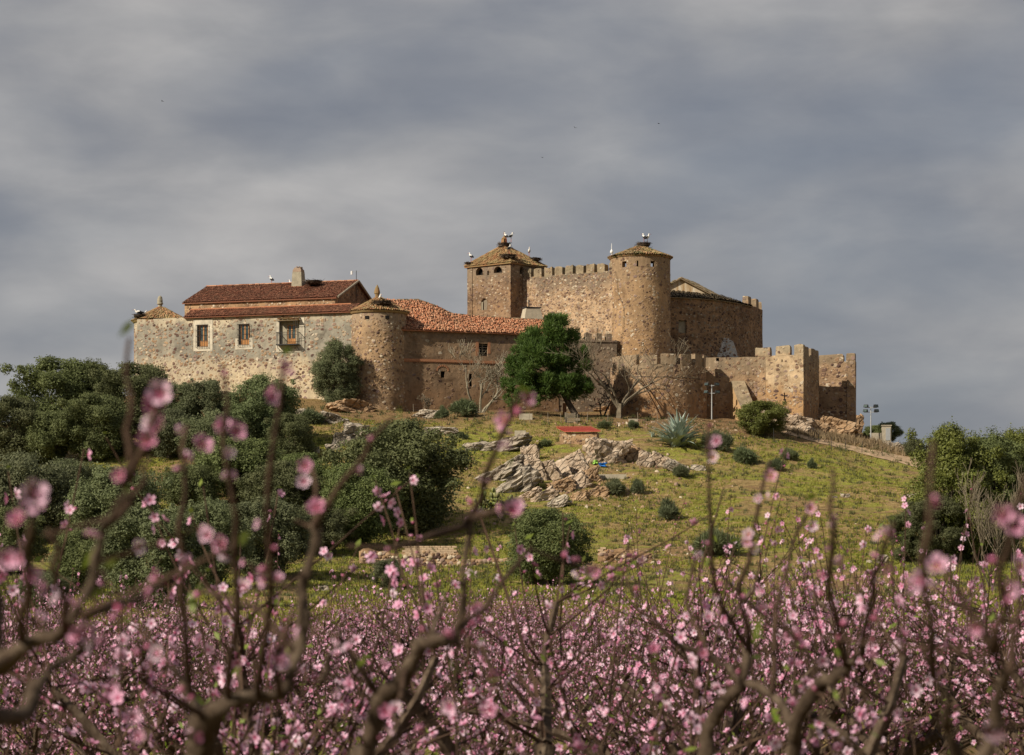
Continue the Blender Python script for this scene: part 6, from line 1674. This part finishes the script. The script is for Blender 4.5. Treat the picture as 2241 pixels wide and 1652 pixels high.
class Peach:
    """open vase-shaped peach tree: bent scaffold limbs, upright red shoots, blossom and buds along them"""
    def __init__(s, seed):
        s.rng = random.Random(seed); s.nr = np.random.default_rng(seed); s.wood = MB(); s.shoots = MB(); s.bp = []; s.bd = []; s.up = []; s.ud = []; s.lp = []; s.ld = []

    def shoot(s, p, d, ln, r, dens=26, low=False, n=3):
        rng = s.rng; pts = [Vector(p)]; dd = Vector(d).normalized(); seg = 4
        for i in range(seg): dd = (dd + Vector((rng.gauss(0, .07), rng.gauss(0, .07), .05 + rng.gauss(0, .04)))).normalized(); pts.append(pts[-1] + dd * ln / seg)
        s.shoots.tube(pts, [r * (1 - .14 * i) for i in range(seg + 1)], n, False, rng.random()); s.along(pts, dens, r)

    def along(s, pts, dens, r, f0=.12, f1=1.0):
        rng = s.rng; ln = sum((b - a).length for a, b in zip(pts[:-1], pts[1:])); m = int(ln * dens); N = len(pts) - 1
        for k in range(m):
            f = f0 + (f1 - f0) * rng.random(); i = min(int(f * N), N - 1); q = pts[i].lerp(pts[i + 1], f * N - i); ax = (pts[i + 1] - pts[i]).normalized()
            o = Vector((rng.gauss(0, 1), rng.gauss(0, 1), rng.gauss(0, 1))); o = (o - ax * o.dot(ax)).normalized(); dirn = (o + ax * rng.uniform(0, .5)).normalized(); t = rng.random()
            if t < .62: s.bp.append(q + o * (r + .006)); s.bd.append(dirn)
            elif t < .93: s.up.append(q + o * r); s.ud.append(dirn)
            else: s.lp.append(q + o * r); s.ld.append((dirn + ax).normalized())
        for _ in range(1): s.lp.append(pts[-1].copy()); s.ld.append((pts[-1] - pts[-2]).normalized() + Vector((rng.gauss(0, .3), rng.gauss(0, .3), 0)))

    def limb(s, p, d, ln, r, depth, dens):
        rng = s.rng; pts = [Vector(p)]; rad = [r]; dd = Vector(d).normalized(); seg = 5
        for i in range(seg):
            dd = (dd + Vector((rng.gauss(0, .2), rng.gauss(0, .2), rng.gauss(0, .14) + .04))).normalized(); pts.append(pts[-1] + dd * ln / seg); rad.append(r * (1 - .5 * (i + 1) / seg))
        s.wood.tube(pts, rad, 7 if depth else 5, True, rng.random())
        for i in range(1, seg + 1):
            for _ in range(rng.randint(2, 3) if depth else rng.randint(3, 4)):
                t = Vector((rng.gauss(0, .75), rng.gauss(0, .75), rng.uniform(-.15, 1.1))); s.shoot(pts[i], dd * .35 + t, rng.uniform(.2, .62) * (1.5 if rng.random() < .12 else 1), max(.0042, r * .13), dens)
        if depth:
            for _ in range(3):
                i = rng.randint(2, seg); t = Vector((rng.gauss(0, .8), rng.gauss(0, .8), rng.uniform(.0, .7))); s.limb(pts[i], dd * .6 + t, ln * rng.uniform(.5, .75), rad[i] * .7, depth - 1, dens)

    def vase(s, H=.62, dens=24, n=4):
        rng = s.rng; a0 = rng.uniform(0, 6.28); s.wood.tube([(0, 0, -.3), (0, 0, .25), (rng.uniform(-.05, .05), 0, H)], [.11, .085, .08], 8)
        for k in range(n):
            a = a0 + 2 * math.pi * k / n + rng.uniform(-.3, .3); s.limb((0, 0, H - .06), (math.cos(a) * .95, math.sin(a) * .95, .85), rng.uniform(.8, 1.1), .066, 1, dens)
        for k in range(14):
            a = rng.uniform(0, 6.28); q = rng.uniform(.3, 1.15); s.shoot((q * math.cos(a), q * math.sin(a), H + .35 + q * .45), (rng.gauss(0, .16), rng.gauss(0, .16), 1), rng.uniform(.4, 1.0), .0046, 14, n=4)

    def meshes(s, unit, bs=.036):
        nr = s.nr; arr = lambda q: np.array([tuple(v) for v in q]) if q else np.zeros((0, 3))
        out = [('branches', s.wood.mesh('branches', MATS['bark_peach']), None), ('shoots', s.shoots.mesh('shoots', MATS['shoot_peach']), 'stuff')]
        B = arr(s.bp); out.append(('blossom', blossoms_mesh('blossom', B, arr(s.bd), bs * nr.uniform(.75, 1.15, len(B)), nr, unit), 'stuff'))
        U = arr(s.up); out.append(('buds', blossoms_mesh('buds', U, arr(s.ud), .030 * nr.uniform(.7, 1.2, len(U)), nr, BUD, tone=nr.uniform(0, .35, len(U))), 'stuff'))
        Lp = arr(s.lp); V, F = leaves(Lp + arr(s.ld) * .012, arr(s.ld), .013, nr, long=2.2); out.append(('young_leaves', np_mesh('young_leaves', V, F, MATS['leaf_young'], rnd=nr.random(len(F))), 'stuff'))
        return out


PV = []
for i in range(7):
    t = Peach(300 + i); t.vase(.60, 14, 4 if i % 2 else 5); PV.append(t.meshes(BL_LO, .031))


def place_peach(x, y, v, rz, sc_, label, group):
    o = bpy.data.objects.new('peach_tree', None); COL.objects.link(o); o.location = (x, y, g1(x, y)); o.rotation_euler = (0, 0, rz); o.scale = (sc_, sc_, sc_); tagit(o, label, 'peach tree', group)
    for nm, me, kd in PV[v]: tagit(link(nm, me, o), kind=kd)


rng = random.Random(41); cnt = 0
ca, sa = math.cos(.32), math.sin(.32)
for i in range(-40, 41):
    for j in range(-40, 41):
        x = i * 2.5 * ca - j * 3.6 * sa; y = 32 + i * 2.5 * sa + j * 3.6 * ca; x += rng.uniform(-.25, .25); y += rng.uniform(-.25, .25)
        if rng.random() < .08 or not (4.9 < y < 74) or abs(x) > .222 * y + 1.3: continue
        place_peach(x, y, rng.randrange(7), rng.uniform(0, 6.28), rng.uniform(.76, 1.22) * (1.14 if y < 20 else 1.13) * (1.08 if x < 0 and y < 12 else 1) * (.86 if x > 0 and y < 9 else 1), 'pink-blossomed peach tree in the rows of the orchard', 'peach trees in the orchard rows'); cnt += 1

# the trees right in front of the lens, limb by limb: (grid x, grid row, distance, half width on the grid)
HERO = [
    ('near peach tree at left with bent limb and tallest shoot', (-120, 2.7), [
        [(-60, 1540, 2.75, 40), (0, 1462, 2.7, 34), (60, 1412, 2.66, 28), (130, 1385, 2.62, 24), (175, 1335, 2.6, 19), (200, 1275, 2.6, 14), (235, 1160, 2.58, 11), (268, 1070, 2.56, 9)],
        [(-60, 1540, 2.75, 38), (30, 1570, 2.9, 26), (95, 1480, 3.0, 18), (160, 1440, 3.05, 14), (205, 1405, 3.1, 11)]],
     [[(268, 1070, 2.56), (280, 980, 2.55), (283, 860, 2.55), (283, 740, 2.56)], [(285, 1050, 2.56), (322, 960, 2.5), (340, 900, 2.5), (354, 850, 2.5)], [(45, 1400, 2.65), (60, 1250, 2.4), (72, 1120, 2.3), (70, 1050, 2.3)],
      [(190, 1345, 2.6), (300, 1310, 2.75), (420, 1240, 2.9), (520, 1185, 3.0)], [(150, 1390, 2.62), (130, 1280, 2.5), (105, 1160, 2.45)], [(240, 1150, 2.58), (300, 1080, 2.6), (330, 1000, 2.6)]]),
    ('near peach tree left of centre with thick elbow limb and pruned upright', (470, 3.25), [
        [(440, 1800, 3.3, 46), (440, 1640, 3.25, 42), (455, 1570, 3.2, 36), (500, 1538, 3.2, 28), (570, 1535, 3.2, 22), (618, 1522, 3.2, 20), (642, 1450, 3.2, 18), (662, 1320, 3.2, 17), (680, 1210, 3.2, 16), (688, 1150, 3.2, 15)],
        [(450, 1600, 3.22, 24), (420, 1520, 3.3, 16), (380, 1460, 3.4, 11)], [(700, 1500, 3.9, 10), (730, 1420, 3.9, 10), (775, 1400, 3.9, 8)]],
     [[(686, 1160, 3.2), (740, 1075, 3.15), (800, 990, 3.1), (858, 915, 3.05)], [(690, 1160, 3.2), (690, 1100, 3.2), (680, 1020, 3.25)], [(500, 1540, 3.2), (520, 1300, 3.0), (495, 1050, 2.9), (487, 800, 2.85)], [(560, 1535, 3.2), (590, 1300, 3.0), (592, 1050, 2.85), (620, 790, 2.8)],
      [(420, 1520, 3.3), (400, 1300, 3.1), (400, 1080, 3.05), (410, 930, 3.05)], [(610, 1525, 3.2), (600, 1430, 3.1), (640, 1330, 3.1)], [(650, 1420, 3.2), (560, 1330, 3.3), (440, 1290, 3.4)], [(455, 1570, 3.2), (330, 1500, 3.1), (300, 1400, 3.0)]]),
    ('near peach tree in the middle with blurred crooked limbs', (820, 3.8), [
        [(780, 1850, 3.9, 38), (800, 1660, 3.8, 32), (830, 1530, 3.75, 30), (880, 1480, 3.7, 26), (920, 1410, 3.65, 22), (960, 1400, 3.6, 17), (995, 1395, 3.6, 15), (1010, 1330, 3.6, 13), (1018, 1240, 3.6, 12), (1028, 1130, 3.6, 12)],
        [(880, 1480, 3.7, 20), (920, 1440, 3.9, 12), (960, 1360, 4.0, 9), (975, 1300, 4.0, 7)], [(830, 1530, 3.75, 16), (780, 1440, 3.7, 10), (745, 1390, 3.65, 8)]],
     [[(1028, 1140, 3.6), (1055, 1060, 3.4), (1105, 940, 3.2), (1142, 860, 3.1)], [(1020, 1150, 3.6), (950, 1170, 3.5), (860, 1200, 3.4), (760, 1195, 3.4)], [(990, 1395, 3.6), (1060, 1330, 3.7), (1160, 1200, 3.8), (1285, 1250, 3.9)], [(900, 1450, 3.7), (860, 1560, 3.6), (870, 1600, 3.5)], [(960, 1400, 3.6), (1060, 1420, 3.6), (1080, 1480, 3.5)], [(1028, 1135, 3.6), (1120, 1110, 3.3)]]),
    ('near peach tree right of centre with forked grey limbs and pruned stub', (1740, 4.3), [
        [(1735, 1850, 4.4, 30), (1738, 1660, 4.3, 27), (1745, 1570, 4.25, 24), (1790, 1505, 4.2, 20), (1845, 1465, 4.1, 16), (1890, 1420, 4.0, 10)], [(1740, 1590, 4.3, 20), (1690, 1520, 4.4, 14), (1630, 1490, 4.5, 12)],
        [(1530, 1750, 4.6, 24), (1545, 1620, 4.6, 22), (1575, 1545, 4.55, 20), (1620, 1490, 4.5, 16), (1640, 1420, 4.5, 12)], [(1620, 1490, 4.5, 12), (1560, 1440, 4.6, 11), (1480, 1410, 4.6, 8)], [(1760, 1550, 4.3, 12), (1830, 1600, 4.2, 10), (1890, 1650, 4.2, 8)], [(1735, 1850, 4.4, 20), (1545, 1750, 4.6, 24)]],
     [[(1640, 1430, 4.5), (1560, 1280, 4.3), (1555, 1100, 4.2), (1549, 925, 4.2)], [(1640, 1420, 4.5), (1622, 1280, 4.4), (1655, 1120, 4.3), (1686, 1005, 4.3)], [(1690, 1520, 4.4), (1700, 1330, 4.5), (1728, 1200, 4.6), (1772, 1100, 4.6)], [(1850, 1460, 4.1), (1820, 1300, 3.4), (1818, 1150, 3.2), (1822, 1025, 3.2)], [(1885, 1425, 4.0), (1905, 1290, 3.4), (1920, 1230, 3.2), (1955, 1145, 3.1)], [(1480, 1410, 4.6), (1400, 1330, 4.6), (1370, 1260, 4.6)], [(1560, 1440, 4.6), (1500, 1320, 4.7), (1530, 1200, 4.7)]]),
    ('near peach tree at the right edge with red blurred shoots', (2150, 2.6), [
        [(2120, 2000, 2.7, 36), (2110, 1760, 2.6, 28), (2090, 1600, 2.5, 20), (2050, 1480, 2.4, 14)], [(2110, 1760, 2.6, 24), (2180, 1560, 2.6, 18), (2185, 1420, 2.5, 12)]],
     [[(2050, 1480, 2.4), (2035, 1350, 2.25), (2036, 1150, 2.2), (2042, 965, 2.2)], [(2185, 1420, 2.5), (2185, 1290, 2.45), (2200, 1170, 2.4), (2245, 1040, 2.4)], [(2180, 1430, 2.5), (2110, 1330, 2.5), (2060, 1230, 2.5)], [(2190, 1500, 2.6), (2230, 1360, 2.6), (2225, 1240, 2.6)]]),
]
BIG = {0: [(72, 1098, 2.3), (74, 1082, 2.3), (38, 1138, 2.35), (18, 1222, 2.4), (40, 1222, 2.45), (350, 862, 2.5), (335, 885, 2.5), (330, 930, 2.5), (345, 930, 2.5), (320, 966, 2.5), (65, 1260, 2.4), (170, 1392, 2.6), (185, 1385, 2.62)],
       1: [(345, 1430, 3.0), (290, 1570, 2.9), (302, 1612, 2.9), (455, 1172, 3.0), (485, 1190, 3.0), (300, 1197, 3.1), (692, 1112, 3.15), (612, 1450, 3.1), (605, 1430, 3.1), (440, 975, 3.0), (515, 945, 2.9), (490, 925, 2.9), (668, 1020, 3.25), (665, 1055, 3.25), (620, 808, 2.8), (592, 870, 2.85), (240, 1510, 3.1)],
       2: [(1120, 1118, 3.3), (1130, 1105, 3.3), (1105, 920, 3.2), (1152, 872, 3.1), (1285, 1250, 3.9), (1298, 1250, 3.9), (865, 1552, 3.6), (845, 1556, 3.6), (1075, 1480, 3.5), (1070, 1555, 3.5), (985, 1545, 3.5)],
       3: [(1560, 1002, 4.2), (1548, 985, 4.2), (1568, 965, 4.2), (1638, 1170, 4.3), (1635, 1185, 4.3), (1646, 1200, 4.3), (1775, 1112, 4.6), (1776, 1150, 4.6), (1685, 1043, 4.3), (1550, 1350, 4.5), (1430, 1420, 4.6)],
       4: [(2050, 1240, 2.4), (1998, 1275, 2.5), (2015, 1270, 2.5), (2192, 1125, 2.4), (2215, 1150, 2.4), (2230, 1240, 2.6), (2205, 1290, 2.5), (2160, 1600, 2.6)]}
BME = []
_nr = np.random.default_rng(2)
for q in range(6):
    V0, F0_, pt0 = BL_HI; BME.append(np_mesh('blossom', V0 * .040 * (1 + .1 * math.sin(q * 2)), F0_, MATS['blossom'], rnd=np.full(len(F0_), (q + .5) / 6), pt=pt0, smooth=True))
for hi, (lab, (bx, bd), woods, shoots) in enumerate(HERO):
    b = XY(bx, bd); base = Vector((b.x, b.y, g1(b.x, b.y))); th = Thing('peach_tree', base, lab, 'peach tree', 'peach trees nearest the camera'); t = Peach(900 + hi); rg = t.rng
    for wi, pl in enumerate(woods):
        pts = [W(*q[:3]) for q in pl]; rad = [q[3] * .66 * KK * q[2] for q in pl]; fine = []; fr = []
        if wi == 0: pts = [base - Vector((0, 0, .2)), base + Vector((0, 0, .5))] + pts; rad = [rad[0] * 1.5, rad[0] * 1.25] + rad
        for i in range(len(pts) - 1):
            p0, p1, p2, p3 = pts[max(0, i - 1)], pts[i], pts[i + 1], pts[min(len(pts) - 1, i + 2)]
            for k in range(7):
                f = k / 7; f2, f3 = f * f, f * f * f; fine.append(.5 * ((2 * p1) + (p2 - p0) * f + (2 * p0 - 5 * p1 + 4 * p2 - p3) * f2 + (3 * p1 - p0 - 3 * p2 + p3) * f3)); fr.append((rad[i] * (1 - f) + rad[i + 1] * f) * (1 + .22 * mnoise.noise(fine[-1] * 22) + .15 * mnoise.noise(fine[-1] * 55)))
        fine.append(pts[-1]); fr.append(rad[-1]); mb = MB(); mb.tube(fine, fr, 12); mb.jitter(.010, 19, hi); th.part('limb', mb, MATS['bark_peach'], smooth=True)
        for i in range(10, len(fine), 3):
            if rg.random() < .6: t.shoot(fine[i], Vector((rg.gauss(0, .8), rg.gauss(0, .8), rg.uniform(-.4, .7))), rg.choice((.03, .05, .08, .16, .24)), .003, 14)
    for pl in shoots:
        pts = [W(*q) for q in pl]; fine = []
        for a, c in zip(pts[:-1], pts[1:]):
            for k in range(3): fine.append(a.lerp(c, k / 3) + Vector((rg.gauss(0, .003), rg.gauss(0, .003), 0)))
        fine.append(pts[-1]); mb = MB(); mb.tube(fine, [.0046 * (1 - .55 * i / len(fine)) * (1 + .25 * rg.random()) for i in range(len(fine))], 6); th.part('shoot', mb, MATS['shoot_peach'], smooth=True); t.along(fine, 10, .004, .1)
    n1 = min(len(t.bp), 40); idx = list(range(len(t.bp))); rg.shuffle(idx)
    for i in idx[:n1]: M_ = Matrix.Translation(t.bp[i] - base) @ t.bd[i].to_track_quat('Z', 'Y').to_matrix().to_4x4() @ Matrix.Rotation(rg.uniform(0, 6), 4, 'Z') @ Matrix.Scale(rg.uniform(.28, .48), 4); th.mesh('blossom', BME[rg.randrange(6)], rot=M_)
    for q in BIG.get(hi, ()):
        p = W(*q); d = Vector((rg.gauss(0, .5), -1, rg.uniform(-.2, .7))).normalized(); th.mesh('blossom', BME[rg.randrange(6)], rot=Matrix.Translation(p - base) @ d.to_track_quat('Z', 'Y').to_matrix().to_4x4() @ Matrix.Rotation(rg.uniform(0, 6), 4, 'Z') @ Matrix.Scale(rg.uniform(.44, .62), 4))
    t.bp = [t.bp[i] - base for i in idx[n1:]]; t.bd = [t.bd[i] for i in idx[n1:]]; t.up = [q - base for q in t.up]; t.ld = t.ld[::3]; t.lp = [q - base for q in t.lp][::3]
    t.wood.v = [(0, 0, 0)]; t.shoots.v = [(v[0] - base.x, v[1] - base.y, v[2] - base.z) for v in t.shoots.v]
    for nm, me, kd in t.meshes(BL_HI, .020)[1:]: th.mesh({'shoots': 'twigs', 'blossom': 'small_blossom'}.get(nm, nm), me, kind='stuff')
print('orchard trees', cnt, 'objects', len(bpy.data.objects), 'tris', sum(len(m.polygons) for m in bpy.data.meshes))
